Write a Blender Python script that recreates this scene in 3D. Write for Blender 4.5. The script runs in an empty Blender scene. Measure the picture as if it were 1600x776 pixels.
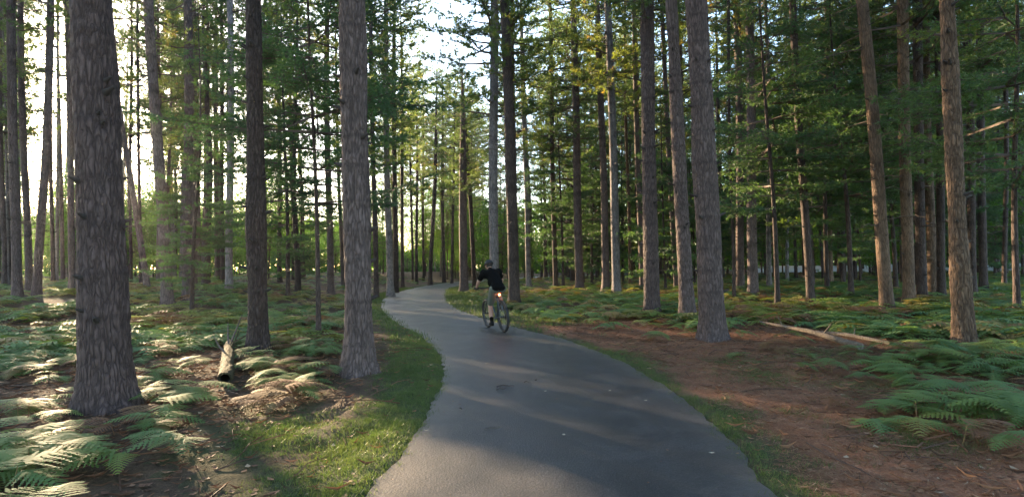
import bpy, bmesh, math, random
import numpy as np
from mathutils import Vector, Matrix, Quaternion

random.seed(7)
rng = np.random.default_rng(7)
S = bpy.context.scene
COL = S.collection
PI = math.pi

# ------------------------------------------------------------------ camera, light, exposure
F = 873.0                      # focal length in pixels of a 1600 x 776 picture
CAM = np.array([0.0, 0.0, 1.5])
ROLL = math.radians(0.8)
PITCH = math.atan(27 / F)
fwd = np.array([0, math.cos(PITCH), math.sin(PITCH)])
_r = np.array([1.0, 0, 0]); _u = np.cross(_r, fwd)
rgt = _r * math.cos(ROLL) - _u * math.sin(ROLL)
upv = _u * math.cos(ROLL) + _r * math.sin(ROLL)
cam_d = bpy.data.cameras.new('camera')
cam = bpy.data.objects.new('camera', cam_d); COL.objects.link(cam)
cam_d.lens = 36 * F / 1600; cam_d.sensor_width = 36
cam_d.clip_start = 0.05; cam_d.clip_end = 1500
cam.matrix_world = Matrix(((rgt[0], upv[0], -fwd[0], CAM[0]), (rgt[1], upv[1], -fwd[1], CAM[1]),
                           (rgt[2], upv[2], -fwd[2], CAM[2]), (0, 0, 0, 1)))
S.camera = cam

SUN_EL = math.radians(12.5)
SUN_AZ = math.radians(-41.0)     # from +Y, negative is to the left
world = bpy.data.worlds.new('World'); S.world = world; world.use_nodes = True
wn = world.node_tree.nodes; wl = world.node_tree.links
bgn = wn['Background']
sky = wn.new('ShaderNodeTexSky'); sky.sky_type = 'NISHITA'; sky.sun_disc = False
sky.sun_elevation = SUN_EL; sky.sun_rotation = SUN_AZ
sky.air_density = 1.0; sky.dust_density = 1.1; sky.ozone_density = 1.6
wl.new(sky.outputs[0], bgn.inputs[0]); bgn.inputs[1].default_value = 0.15
sun_d = bpy.data.lights.new('sun', 'SUN'); sun_d.energy = 4.4; sun_d.angle = math.radians(0.6)
sun_d.color = (1.0, 0.74, 0.45)
sun = bpy.data.objects.new('sun', sun_d); COL.objects.link(sun)
sdir = Vector((math.sin(SUN_AZ) * math.cos(SUN_EL), math.cos(SUN_AZ) * math.cos(SUN_EL), math.sin(SUN_EL)))
sun.rotation_euler = sdir.to_track_quat('Z', 'Y').to_euler()
sun.location = (-30, 30, 30)
S.view_settings.view_transform = 'Standard'; S.view_settings.look = 'None'
S.view_settings.gamma = 1.0; S.view_settings.exposure = 2.9
S.cycles.max_bounces = 8; S.cycles.diffuse_bounces = 4; S.cycles.transmission_bounces = 4
S.cycles.glossy_bounces = 2; S.cycles.sample_clamp_indirect = 6

# ------------------------------------------------------------------ noise
def _h(i, j, k, s):
    n = (i * 374761393 + j * 668265263 + k * 2147483647 + s * 1274126177) & 0xFFFFFFFF
    n = ((n ^ (n >> 13)) * 1103515245) & 0xFFFFFFFF
    n = ((n ^ (n >> 16)) * 2246822519) & 0xFFFFFFFF
    return ((n ^ (n >> 15)) & 0xFFFF) / 65535.0

def vnoise(p, s=0):
    p = np.asarray(p, float); i = np.floor(p).astype(np.int64); f = p - i; f = f * f * (3 - 2 * f)
    r = 0
    for a in (0, 1):
        wa = f[:, 0] if a else 1 - f[:, 0]
        for b in (0, 1):
            wb = f[:, 1] if b else 1 - f[:, 1]
            for c in (0, 1):
                wc = f[:, 2] if c else 1 - f[:, 2]
                r = r + wa * wb * wc * _h(i[:, 0] + a, i[:, 1] + b, i[:, 2] + c, s)
    return r

def fbm(p, s=0, o=4):
    r = 0; w = 0.5; t = 0
    for k in range(o):
        r = r + w * vnoise(np.asarray(p) * 2 ** k, s + k); t += w; w *= 0.5
    return r / t

def n2(x, y, sc, s=0, o=3):
    x = np.atleast_1d(np.asarray(x, float)); y = np.atleast_1d(np.asarray(y, float))
    return fbm(np.stack([x * sc, y * sc, x * 0 + 0.5], 1), s, o)

def worley(p, s=0):
    i = np.floor(p).astype(np.int64); f1 = np.full(len(p), 9.0); f2 = np.full(len(p), 9.0)
    for a in (-1, 0, 1):
        for b in (-1, 0, 1):
            for c in (-1, 0, 1):
                q = i + np.array([a, b, c])
                pt = q + np.stack([_h(q[:, 0], q[:, 1], q[:, 2], s + 1), _h(q[:, 0], q[:, 1], q[:, 2], s + 2),
                                   _h(q[:, 0], q[:, 1], q[:, 2], s + 3)], 1)
                d = np.linalg.norm(p - pt, axis=1)
                n = np.minimum(f1, d); f2 = np.where(d < f1, f1, np.minimum(f2, d)); f1 = n
    return f1, f2

def smooth(a, b, x):
    t = np.clip((x - a) / (b - a), 0, 1); return t * t * (3 - 2 * t)

# ------------------------------------------------------------------ mesh kit
class MB:
    """collects vertices and faces with a material slot and a tint, becomes ONE mesh"""
    def __init__(self):
        self.v = []; self.n = 0; self.l = []; self.s = []; self.m = []; self.t = []
    def add(self, v, f, mat=0, tint=0.5):
        v = np.asarray(v, np.float32).reshape(-1, 3); f = np.asarray(f, np.int32)
        self.v.append(v); self.l.append((f + self.n).ravel()); self.s.append(np.full(len(f), f.shape[1], np.int32))
        self.m.append(np.full(len(f), mat, np.int32)); self.n += len(v)
        self.t.append(np.broadcast_to(np.asarray(tint, np.float32), (len(v),)))
    def tube(self, pts, rad, seg=6, mat=0, tint=0.5, cap=True):
        P = np.asarray(pts, float); n = len(P); rad = np.broadcast_to(np.asarray(rad, float), (n,))
        d = np.gradient(P, axis=0); d /= np.linalg.norm(d, axis=1)[:, None] + 1e-9
        ref = np.array([0, 0, 1.0]) if abs(d[:, 2]).mean() < 0.8 else np.array([1.0, 0, 0])
        a = np.cross(d, ref); a /= np.linalg.norm(a, axis=1)[:, None] + 1e-9; b = np.cross(d, a)
        th = np.arange(seg) / seg * 2 * PI
        V = P[:, None] + rad[:, None, None] * (a[:, None] * np.cos(th)[None, :, None] + b[:, None] * np.sin(th)[None, :, None])
        i = np.arange(n - 1)[:, None] * seg; j = np.arange(seg)[None]; k = (j + 1) % seg
        Q = np.stack([i + j, i + k, i + seg + k, i + seg + j], -1).reshape(-1, 4)
        self.add(V.reshape(-1, 3), Q, mat, tint)
        if cap:
            for row, c, rev in ((0, P[0], 0), (n - 1, P[-1], 1)):
                ring = V[row]; T = [[seg, (x + 1) % seg, x] if not rev else [seg, x, (x + 1) % seg] for x in range(seg)]
                self.add(np.vstack([ring, c[None]]), T, mat, tint)
    def box(self, c, s, mat=0, R=None, tint=0.5):
        q = np.array([[x, y, z] for x in (-.5, .5) for y in (-.5, .5) for z in (-.5, .5)]) * np.asarray(s)
        if R is not None: q = q @ np.asarray(R).T
        self.add(q + np.asarray(c), [[0, 1, 3, 2], [4, 6, 7, 5], [0, 4, 5, 1], [2, 3, 7, 6], [0, 2, 6, 4], [1, 5, 7, 3]], mat, tint)
    def ball(self, c, r, mat=0, n=10, R=None, tint=0.5):
        u = np.linspace(0, PI, n + 1); w = np.arange(2 * n) / (2 * n) * 2 * PI
        V = np.stack([np.sin(u)[:, None] * np.cos(w), np.sin(u)[:, None] * np.sin(w), np.cos(u)[:, None] + 0 * w], -1).reshape(-1, 3)
        V = V * np.asarray(r)
        if R is not None: V = V @ np.asarray(R).T
        i = np.arange(n)[:, None] * 2 * n; j = np.arange(2 * n)[None]; k = (j + 1) % (2 * n)
        self.add(V + np.asarray(c), np.stack([i + j, i + 2 * n + j, i + 2 * n + k, i + k], -1).reshape(-1, 4), mat, tint)
    def torus(self, c, R, r, seg=40, s2=8, mat=0, ax='y', sx=1.0):
        a = np.arange(seg) / seg * 2 * PI; b = np.arange(s2) / s2 * 2 * PI
        rr = R + r * np.cos(b)[None]; X = rr * np.cos(a)[:, None]; Z = rr * np.sin(a)[:, None]; Y = (r * sx * np.sin(b))[None] + 0 * X
        V = np.stack([X, Y, Z], -1).reshape(-1, 3) + np.asarray(c)
        i = np.arange(seg)[:, None]; j = np.arange(s2)[None]
        Q = np.stack([i * s2 + j, ((i + 1) % seg) * s2 + j, ((i + 1) % seg) * s2 + (j + 1) % s2, i * s2 + (j + 1) % s2], -1).reshape(-1, 4)
        self.add(V, Q, mat)
    def mesh(self, name, mats, smooth_=False):
        me = bpy.data.meshes.new(name)
        V = np.concatenate(self.v).astype(np.float32); L = np.concatenate(self.l).astype(np.int32); s = np.concatenate(self.s)
        me.vertices.add(len(V)); me.vertices.foreach_set('co', V.ravel())
        me.loops.add(len(L)); me.loops.foreach_set('vertex_index', L)
        me.polygons.add(len(s)); st = np.zeros(len(s), np.int32); st[1:] = np.cumsum(s)[:-1]
        me.polygons.foreach_set('loop_start', st); me.polygons.foreach_set('loop_total', s)
        me.polygons.foreach_set('material_index', np.concatenate(self.m))
        me.polygons.foreach_set('use_smooth', np.full(len(s), smooth_))
        at = me.attributes.new('tint', 'FLOAT', 'POINT'); at.data.foreach_set('value', np.concatenate(self.t).astype(np.float32))
        for m in mats: me.materials.append(m)
        me.update(); me.validate()
        return me
    def obj(self, name, mats, parent=None, smooth_=False):
        return link(name, self.mesh(name, mats, smooth_), parent)

def link(name, data, parent=None):
    o = bpy.data.objects.new(name, data); COL.objects.link(o)
    if parent: o.parent = parent
    return o

def tag(o, label=None, cat=None, group=None, kind=None):
    if label: o['label'] = label
    if cat: o['category'] = cat
    if group: o['group'] = group
    if kind: o['kind'] = kind
    return o

# ------------------------------------------------------------------ materials
def mat(name):
    m = bpy.data.materials.new(name); m.use_nodes = True
    nt = m.node_tree; return m, nt, nt.nodes['Principled BSDF'], nt.nodes['Material Output']

def simple(name, col, rough=0.6, metal=0.0, emit=None, es=0):
    m, nt, b, o = mat(name)
    b.inputs['Base Color'].default_value = (*col, 1); b.inputs['Roughness'].default_value = rough; b.inputs['Metallic'].default_value = metal
    if emit: b.inputs['Emission Color'].default_value = (*emit, 1); b.inputs['Emission Strength'].default_value = es
    return m

def ramp(nt, stops):
    r = nt.nodes.new('ShaderNodeValToRGB'); e = r.color_ramp.elements
    while len(e) < len(stops): e.new(0.5)
    for x, (p, c) in zip(e, stops): x.position = p; x.color = (*c, 1)
    return r

def noise_n(nt, scale, detail=4, vec=None, rough=0.6):
    n = nt.nodes.new('ShaderNodeTexNoise'); n.inputs['Scale'].default_value = scale; n.inputs['Detail'].default_value = detail
    n.inputs['Roughness'].default_value = rough
    if vec is not None: nt.links.new(vec, n.inputs['Vector'])
    return n

def math_n(nt, op, a, b=None, c=None):
    n = nt.nodes.new('ShaderNodeMath'); n.operation = op
    for i, x in enumerate((a, b, c)):
        if x is None: continue
        if isinstance(x, (int, float)): n.inputs[i].default_value = x
        else: nt.links.new(x, n.inputs[i])
    return n.outputs[0]

def mix_n(nt, fac, a, b, mode='MIX'):
    n = nt.nodes.new('ShaderNodeMix'); n.data_type = 'RGBA'; n.blend_type = mode
    for k, x in ((0, fac), (6, a), (7, b)):
        if isinstance(x, (int, float)): n.inputs[k].default_value = x
        elif isinstance(x, tuple): n.inputs[k].default_value = (*x, 1)
        else: nt.links.new(x, n.inputs[k])
    return n.outputs[2]

def attr_n(nt, name='tint'):
    a = nt.nodes.new('ShaderNodeAttribute'); a.attribute_name = name; return a.outputs['Fac']

def leaf_mat(name, stops, trans=0.4, tcol=None, rough=0.5, obj_var=0.25):
    """foliage: colour from the tint attribute and a random value per plant, part of the light goes through"""
    m, nt, b, out = mat(name)
    t = attr_n(nt); oi = nt.nodes.new('ShaderNodeObjectInfo')
    f = math_n(nt, 'ADD', t, math_n(nt, 'MULTIPLY', math_n(nt, 'SUBTRACT', oi.outputs['Random'], 0.5), obj_var))
    r = ramp(nt, stops); nt.links.new(f, r.inputs[0])
    nt.links.new(r.outputs[0], b.inputs['Base Color']); b.inputs['Roughness'].default_value = rough
    b.inputs['Specular IOR Level'].default_value = 0.35
    tr = nt.nodes.new('ShaderNodeBsdfTranslucent')
    tc = mix_n(nt, 1.0, r.outputs[0], tcol or (1.9, 1.7, 0.7), 'MULTIPLY'); nt.links.new(tc, tr.inputs[0])
    mx = nt.nodes.new('ShaderNodeMixShader'); mx.inputs[0].default_value = trans
    nt.links.new(b.outputs[0], mx.inputs[1]); nt.links.new(tr.outputs[0], mx.inputs[2]); nt.links.new(mx.outputs[0], out.inputs[0])
    return m

M_needle = leaf_mat('pine_needles', [(0.0, (0.042, 0.080, 0.050)), (0.45, (0.095, 0.155, 0.066)), (0.8, (0.16, 0.20, 0.055)), (1.0, (0.24, 0.18, 0.06))], 0.45, None, 0.5, 0.35)
M_dark_needle = leaf_mat('dark_needles', [(0.0, (0.028, 0.068, 0.042)), (0.55, (0.065, 0.135, 0.058)), (1.0, (0.12, 0.17, 0.045))], 0.4)
M_leaf = leaf_mat('broad_leaves', [(0.0, (0.035, 0.085, 0.02)), (0.5, (0.07, 0.16, 0.03)), (1.0, (0.15, 0.23, 0.04))], 0.5, (1.8, 1.8, 0.6))
M_fern = leaf_mat('fern_fronds', [(0.0, (0.085, 0.155, 0.062)), (0.45, (0.135, 0.205, 0.060)), (0.66, (0.20, 0.225, 0.052)), (0.80, (0.24, 0.18, 0.075)), (1.0, (0.19, 0.095, 0.05))], 0.35, (1.4, 1.5, 0.7), 0.6, 0.32)
M_grass = leaf_mat('grass_blades', [(0.0, (0.032, 0.055, 0.018)), (0.4, (0.062, 0.098, 0.030)), (0.72, (0.12, 0.135, 0.050)), (1.0, (0.25, 0.19, 0.09))], 0.35, (1.5, 1.6, 0.7), 0.5, 0.0)
M_litter = leaf_mat('dead_leaves', [(0.0, (0.06, 0.032, 0.020)), (0.5, (0.17, 0.078, 0.042)), (0.85, (0.30, 0.16, 0.085)), (1.0, (0.38, 0.30, 0.20))], 0.15, (1.3, 1.0, 0.7), 0.7, 0.0)

def bark_mat(name, c_dark, c_mid, c_light, sc=1.0):
    m, nt, b, out = mat(name)
    tc = nt.nodes.new('ShaderNodeTexCoord'); mp = nt.nodes.new('ShaderNodeMapping'); mp.inputs['Scale'].default_value = (sc, sc, sc * 0.20)
    oi = nt.nodes.new('ShaderNodeObjectInfo')
    nt.links.new(tc.outputs['Object'], mp.inputs[0])
    v = nt.nodes.new('ShaderNodeTexVoronoi'); v.feature = 'DISTANCE_TO_EDGE'; v.inputs['Scale'].default_value = 22
    wob = noise_n(nt, 9, 3, mp.outputs[0]); add = nt.nodes.new('ShaderNodeVectorMath'); add.operation = 'MULTIPLY_ADD'
    nt.links.new(wob.outputs['Color'], add.inputs[0]); add.inputs[1].default_value = (0.12, 0.12, 0.12); nt.links.new(mp.outputs[0], add.inputs[2])
    nt.links.new(add.outputs[0], v.inputs['Vector'])
    n1 = noise_n(nt, 28, 5, mp.outputs[0]); n2_ = noise_n(nt, 2.2, 3, tc.outputs['Object'])
    crack = math_n(nt, 'MULTIPLY', v.outputs[0], 5.0); crack = math_n(nt, 'MINIMUM', crack, 1.0)
    f = math_n(nt, 'ADD', math_n(nt, 'MULTIPLY', n1.outputs[0], 0.55), math_n(nt, 'MULTIPLY', n2_.outputs[0], 0.45))
    f = math_n(nt, 'ADD', f, math_n(nt, 'MULTIPLY', math_n(nt, 'SUBTRACT', oi.outputs['Random'], 0.5), 0.22))
    r = ramp(nt, [(0.26, c_dark), (0.50, c_mid), (0.80, c_light)]); nt.links.new(f, r.inputs[0])
    c = mix_n(nt, math_n(nt, 'MULTIPLY', math_n(nt, 'SUBTRACT', 1.0, crack), 0.6), r.outputs[0], tuple(x * 0.35 for x in c_dark))
    c = mix_n(nt, math_n(nt, 'SUBTRACT', 1.0, math_n(nt, 'MINIMUM', math_n(nt, 'MULTIPLY', attr_n(nt), 2.0), 1.0)), c, tuple(x * 0.3 for x in c_dark))
    nt.links.new(c, b.inputs['Base Color']); b.inputs['Roughness'].default_value = 0.85; b.inputs['Specular IOR Level'].default_value = 0.25
    h = math_n(nt, 'ADD', math_n(nt, 'MULTIPLY', crack, 0.7), math_n(nt, 'MULTIPLY', n1.outputs[0], 0.6))
    bp = nt.nodes.new('ShaderNodeBump'); bp.inputs['Strength'].default_value = 1.0; bp.inputs['Distance'].default_value = 0.018
    nt.links.new(h, bp.inputs['Height']); nt.links.new(bp.outputs[0], b.inputs['Normal'])
    return m

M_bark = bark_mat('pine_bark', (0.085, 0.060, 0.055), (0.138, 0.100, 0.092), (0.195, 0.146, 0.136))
M_bark_backlit = bark_mat('backlit_pine_bark', (0.074, 0.049, 0.044), (0.112, 0.076, 0.070), (0.155, 0.110, 0.102))  # darker copy of the pine bark, backlit shade of the thickest trunk in its colour
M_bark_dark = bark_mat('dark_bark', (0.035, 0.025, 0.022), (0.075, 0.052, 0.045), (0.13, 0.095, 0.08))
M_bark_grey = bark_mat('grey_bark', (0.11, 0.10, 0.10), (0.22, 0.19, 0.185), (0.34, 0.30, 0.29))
M_bark_sunlit = bark_mat('sunlit_bark', (0.085, 0.053, 0.035), (0.155, 0.100, 0.066), (0.23, 0.155, 0.103))  # browner copy of the pine bark, warm sunlight put into the colour of lit trunks
M_twig = simple('twig_wood', (0.10, 0.07, 0.055), 0.85)
M_knot = simple('knot_wood', (0.035, 0.026, 0.022), 0.9)

# ------------------------------------------------------------------ the lie of the land
LE = np.array([(-0.60, -14), (-0.85, -6), (-0.97, 0), (-0.97, 3.71), (-0.91, 4.45), (-0.88, 5.67), (-0.92, 7.19), (-1.08, 8.59), (-1.43, 10.26), (-2.21, 12.79),
               (-3.12, 15.03), (-4.30, 18.73), (-5.40, 23.0), (-6.33, 27.8), (-6.88, 33.25), (-7.0, 39.9), (-6.5, 48), (-5.2, 56), (-3, 63), (0.5, 70), (8, 80), (20, 92)])
RE = np.array([(1.9, -14), (1.72, -6), (1.60, 0), (1.66, 3.62), (1.78, 4.42), (1.86, 5.53), (1.84, 6.83), (1.69, 8.37), (1.42, 9.77), (1.01, 11.34),
               (0.41, 12.72), (-0.36, 14.66), (-1.22, 17.2), (-2.15, 20.61), (-3.22, 27.04), (-4.0, 34.0), (-4.35, 40), (-4.1, 46), (-3.0, 53), (-1, 60), (2.2, 67), (9.5, 77), (21.5, 89)])
def resample(P, n, seg):
    # Catmull-Rom through the points, n samples, parameter = arc length
    out = []
    for i in range(len(P) - 1):
        p0, p1, p2, p3 = P[max(i - 1, 0)], P[i], P[i + 1], P[min(i + 2, len(P) - 1)]
        for t in np.arange(seg) / seg:
            out.append(0.5 * ((2 * p1) + (-p0 + p2) * t + (2 * p0 - 5 * p1 + 4 * p2 - p3) * t ** 2 + (-p0 + 3 * p1 - 3 * p2 + p3) * t ** 3))
    out.append(P[-1]); return np.array(out)
LEs, REs = resample(LE, 0, 12), resample(RE, 0, 12)
def by_len(P, n):
    d = np.r_[0, np.cumsum(np.linalg.norm(np.diff(P, axis=0), axis=1))]; s = np.linspace(0, d[-1], n)
    return np.stack([np.interp(s, d, P[:, 0]), np.interp(s, d, P[:, 1])], 1)

def poly_dist(P, x, y):
    """signed distance to a polyline, positive on its right side going forward"""
    q = np.stack([x, y], 1); best = np.full(len(q), 1e9); sg = np.ones(len(q))
    for a, b in zip(P[:-1], P[1:]):
        ab = b - a; t = np.clip(((q - a) @ ab) / (ab @ ab), 0, 1); w = q - a - t[:, None] * ab
        d = np.hypot(w[:, 0], w[:, 1]); c = ab[0] * w[:, 1] - ab[1] * w[:, 0]
        m = d < best; best = np.where(m, d, best); sg = np.where(m, -np.sign(c), sg)
    return best * sg
def path_dist(x, y):
    """(side, distance outside the path): side -1 left, +1 right, distance negative on the path"""
    x = np.atleast_1d(np.asarray(x, float)); y = np.atleast_1d(np.asarray(y, float))
    dl = poly_dist(LEs[::3], x, y); dr = poly_dist(REs[::3], x, y)
    out = np.where(dl < 0, -dl, np.where(dr > 0, dr, -np.minimum(np.abs(dl), np.abs(dr))))
    return np.where(dl < 0, -1, 1), out

def T0(x, y):
    """smooth terrain"""
    x = np.atleast_1d(np.asarray(x, float)); y = np.atleast_1d(np.asarray(y, float))
    sd, d = path_dist(x, y); d = np.maximum(d, 0)
    lift = smooth(0.8, 9, d)
    z = lift * (0.10 + 0.55 * smooth(8, 24, y) * (x < -1) * smooth(-2, -8, x) + 0.12 * smooth(14, 30, y))
    z = z + lift * 0.30 * (n2(x, y, 0.16, 5) - 0.5)
    z = z + 0.25 * smooth(58, 75, y) * smooth(25, 45, x)
    return z
def T(x, y):
    x = np.atleast_1d(np.asarray(x, float)); y = np.atleast_1d(np.asarray(y, float))
    sd, d = path_dist(x, y); m = smooth(-0.02, 0.6, d)
    return T0(x, y) + m * (0.10 * (n2(x, y, 1.3, 11) - 0.5) + 0.05 * (n2(x, y, 6.0, 12) - 0.5)) - 0.03 * (d < -0.16) + 0.02 * smooth(0.0, 0.1, d)
def Tz(x, y): return float(T(x, y)[0])

def pix(px, py, D):
    """the point of the vertical plane y = D that shows at this pixel of the photograph"""
    d = rgt * (px - 800) / F + upv * (388 - py) / F + fwd
    return CAM + d * (D / d[1])
def ground_at(px, py, z=0.0):
    d = rgt * (px - 800) / F + upv * (388 - py) / F + fwd
    t = (z - CAM[2]) / d[2]; return CAM + d * t
def to_pix(p):
    r = np.asarray(p) - CAM; zc = r @ fwd; return 800 + F * (r @ rgt) / zc, 388 - F * (r @ upv) / zc
def on_ground(px, D):
    py = 450
    for _ in range(8):
        p = pix(px, py, D); z = Tz(p[0], D); py = to_pix((p[0], D, z))[1]
    return np.array([p[0], D, z])

PATCH = [(ground_at(*q)[:2], w_) for q, w_ in (((1150, 568), .40), ((1200, 590), .45), ((1245, 648), .14), ((1120, 640), .25), ((1350, 610), .5), ((1440, 690), .4), ((1300, 560), .6), ((960, 560), .35), ((440, 680), .5), ((360, 700), .3))]
def patches(x, y):
    r_ = 0
    for c, w_ in PATCH: r_ = r_ + np.exp(-((x - c[0]) ** 2 + (y - c[1]) ** 2) / (w_ * w_))
    return np.minimum(r_, 1)
# ground sheet
def gp_(px, py, dz=0.0):
    z = 0.0
    for _ in range(8): p = ground_at(px, py, z); z = 0.5 * z + 0.5 * Tz(p[0], p[1])
    p[2] = z + dz; return p
N = 400
w = np.linspace(-1, 1, N)
gx = 1.25 * np.sinh(6.0 * w); gy = 4 + 1.25 * np.sinh(6.0 * w)
gy = gy[gy > -40]
X, Y = np.meshgrid(gx, gy); xf, yf = X.ravel(), Y.ravel()
Z = T(xf, yf)
sd, pd = path_dist(xf, yf)
nx, ny = len(gx), len(gy)
i, j = np.meshgrid(np.arange(nx - 1), np.arange(ny - 1)); b0 = (j * nx + i).ravel()
mb = MB(); mb.add(np.stack([xf, yf, Z], 1), np.stack([b0, b0 + 1, b0 + nx + 1, b0 + nx], 1))
# what grows or lies where: grass along the path, rust-red needles on the near right, leaf mould elsewhere
wob = n2(xf, yf, 0.9, 21) - 0.5
grass = np.where(sd < 0, 1 - smooth(0.45, 0.95, pd + 0.9 * wob), np.where(yf > 13.5, 1 - smooth(1.0, 2.6, pd + wob), 0.5 * (1 - smooth(0.05, 0.35, pd + 0.8 * wob))))
red = (sd > 0) * smooth(0.1, 0.6, pd + wob) * (1 - smooth(3.0, 5.0, pd + 1.5 * wob)) * (1 - smooth(13, 18, yf))
grass = np.maximum(grass, 0.7 * patches(xf, yf) * (pd > 0.05))
lawn = smooth(45, 60, yf) * smooth(25, 40, xf)
def ground_material():
    m, nt, b, out = mat('forest_floor')
    tc = nt.nodes.new('ShaderNodeTexCoord'); g = attr_n(nt, 'grass'); rd = attr_n(nt, 'red')
    a = noise_n(nt, 3.5, 6, tc.outputs['Object'], 0.65); f = noise_n(nt, 45, 5, tc.outputs['Object'], 0.7); big = noise_n(nt, 0.6, 4, tc.outputs['Object'])
    mould = ramp(nt, [(0.28, (0.030, 0.022, 0.014)), (0.5, (0.085, 0.055, 0.035)), (0.72, (0.16, 0.11, 0.07))])
    nt.links.new(math_n(nt, 'ADD', math_n(nt, 'MULTIPLY', a.outputs[0], 0.5), math_n(nt, 'MULTIPLY', f.outputs[0], 0.5)), mould.inputs[0])
    reds = ramp(nt, [(0.30, (0.080, 0.035, 0.020)), (0.5, (0.29, 0.130, 0.072)), (0.70, (0.48, 0.26, 0.16))])
    nt.links.new(math_n(nt, 'ADD', math_n(nt, 'MULTIPLY', a.outputs[0], 0.35), math_n(nt, 'MULTIPLY', f.outputs[0], 0.65)), reds.inputs[0])
    moss = ramp(nt, [(0.3, (0.024, 0.030, 0.014)), (0.5, (0.050, 0.062, 0.024)), (0.75, (0.10, 0.105, 0.045))])
    nt.links.new(f.outputs[0], moss.inputs[0])
    c = mix_n(nt, rd, mould.outputs[0], reds.outputs[0]); 
    mossf = math_n(nt, 'MULTIPLY', math_n(nt, 'GREATER_THAN', big.outputs[0], 0.56), 0.5)
    c = mix_n(nt, math_n(nt, 'MINIMUM', math_n(nt, 'ADD', g, math_n(nt, 'MULTIPLY', mossf, math_n(nt, 'SUBTRACT', 1.0, rd))), 1.0), c, moss.outputs[0])
    nt.links.new(c, b.inputs['Base Color']); b.inputs['Roughness'].default_value = 0.95; b.inputs['Specular IOR Level'].default_value = 0.15
    bp = nt.nodes.new('ShaderNodeBump'); bp.inputs['Strength'].default_value = 0.9; bp.inputs['Distance'].default_value = 0.03
    nt.links.new(math_n(nt, 'ADD', f.outputs[0], a.outputs[0]), bp.inputs['Height']); nt.links.new(bp.outputs[0], b.inputs['Normal'])
    return m
ground = mb.obj('ground', [ground_material()], None, True)
for nm, val in (('grass', np.maximum(grass * (pd > -0.05), lawn)), ('red', red)):
    at = ground.data.attributes.new(nm, 'FLOAT', 'POINT'); at.data.foreach_set('value', val.astype(np.float32))
tag(ground, kind='structure')

def asphalt():
    m, nt, b, out = mat('asphalt')
    tc = nt.nodes.new('ShaderNodeTexCoord')
    f = noise_n(nt, 110, 4, tc.outputs['Object'], 0.85); a = noise_n(nt, 2.0, 5, tc.outputs['Object'], 0.6); s = nt.nodes.new('ShaderNodeTexVoronoi'); s.inputs['Scale'].default_value = 60
    nt.links.new(tc.outputs['Object'], s.inputs['Vector'])
    g3 = noise_n(nt, 34, 3, tc.outputs['Object'], 0.8)
    r = ramp(nt, [(0.33, (0.010, 0.009, 0.0095)), (0.5, (0.026, 0.024, 0.024)), (0.70, (0.10, 0.090, 0.086))])
    nt.links.new(math_n(nt, 'ADD', math_n(nt, 'MULTIPLY', f.outputs[0], 0.4), math_n(nt, 'ADD', math_n(nt, 'MULTIPLY', a.outputs[0], 0.25), math_n(nt, 'MULTIPLY', g3.outputs[0], 0.35))), r.inputs[0])
    spk = math_n(nt, 'MULTIPLY', math_n(nt, 'LESS_THAN', s.outputs['Distance'], 0.16), math_n(nt, 'GREATER_THAN', f.outputs[0], 0.58))
    c = mix_n(nt, math_n(nt, 'MULTIPLY', spk, 0.8), r.outputs[0], (0.26, 0.23, 0.21))
    c = mix_n(nt, math_n(nt, 'MULTIPLY', attr_n(nt), 0.55), c, (0.12, 0.10, 0.085))
    nt.links.new(c, b.inputs['Base Color'])
    rr = math_n(nt, 'MULTIPLY_ADD', a.outputs[0], 0.25, 0.36); nt.links.new(rr, b.inputs['Roughness'])
    bp = nt.nodes.new('ShaderNodeBump'); bp.inputs['Strength'].default_value = 0.4; bp.inputs['Distance'].default_value = 0.004
    nt.links.new(math_n(nt, 'ADD', f.outputs[0], s.outputs['Distance']), bp.inputs['Height']); nt.links.new(bp.outputs[0], b.inputs['Normal'])
    return m
n = 1300
Pl, Pr = by_len(LEs, n), by_len(REs, n)
jit = lambda P, s: (vnoise(np.stack([P[:, 0] * 5, P[:, 1] * 5, P[:, 0] * 0 + s], 1), s) - 0.5) * 0.06 + (vnoise(np.stack([P[:, 0] * 17, P[:, 1] * 17, P[:, 0] * 0 + s], 1), s + 3) - 0.5) * 0.05
Pl[:, 0] += jit(Pl, 31); Pr[:, 0] += jit(Pr, 32)
K = 9
tt = np.linspace(0, 1, K); cr = Pl[:, None] * (1 - tt)[None, :, None] + Pr[:, None] * tt[None, :, None]
zz = 0.012 + 0.018 * (1 - (2 * tt - 1) ** 2)[None] + 0 * cr[:, :, 0]
V = np.concatenate([cr, zz[..., None]], 2).reshape(-1, 3)
V[:, 2] += T0(V[:, 0], V[:, 1]) + 0.006 * (n2(V[:, 0], V[:, 1], 0.8, 33) - 0.5)
i, j = np.meshgrid(np.arange(K - 1), np.arange(n - 1)); b0 = (j * K + i).ravel()
mb = MB(); edge = np.abs(2 * np.tile(tt, n) - 1) ** 6 * (0.3 + n2(V[:, 0], V[:, 1], 3, 34))
mb.add(V, np.stack([b0, b0 + 1, b0 + K + 1, b0 + K], 1), 0, edge)
for side in (0, K - 1):
    top = V.reshape(n, K, 3)[:, side]; low = top - [0, 0, 0.07]; k = np.arange(n - 1)
    q = np.stack([k, k + 1, k + 1 + n, k + n], 1); mb.add(np.vstack([top, low]), q if side else q[:, ::-1], 0, 0.8)
tag(mb.obj('path', [asphalt()], None, True), kind='structure')

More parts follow.
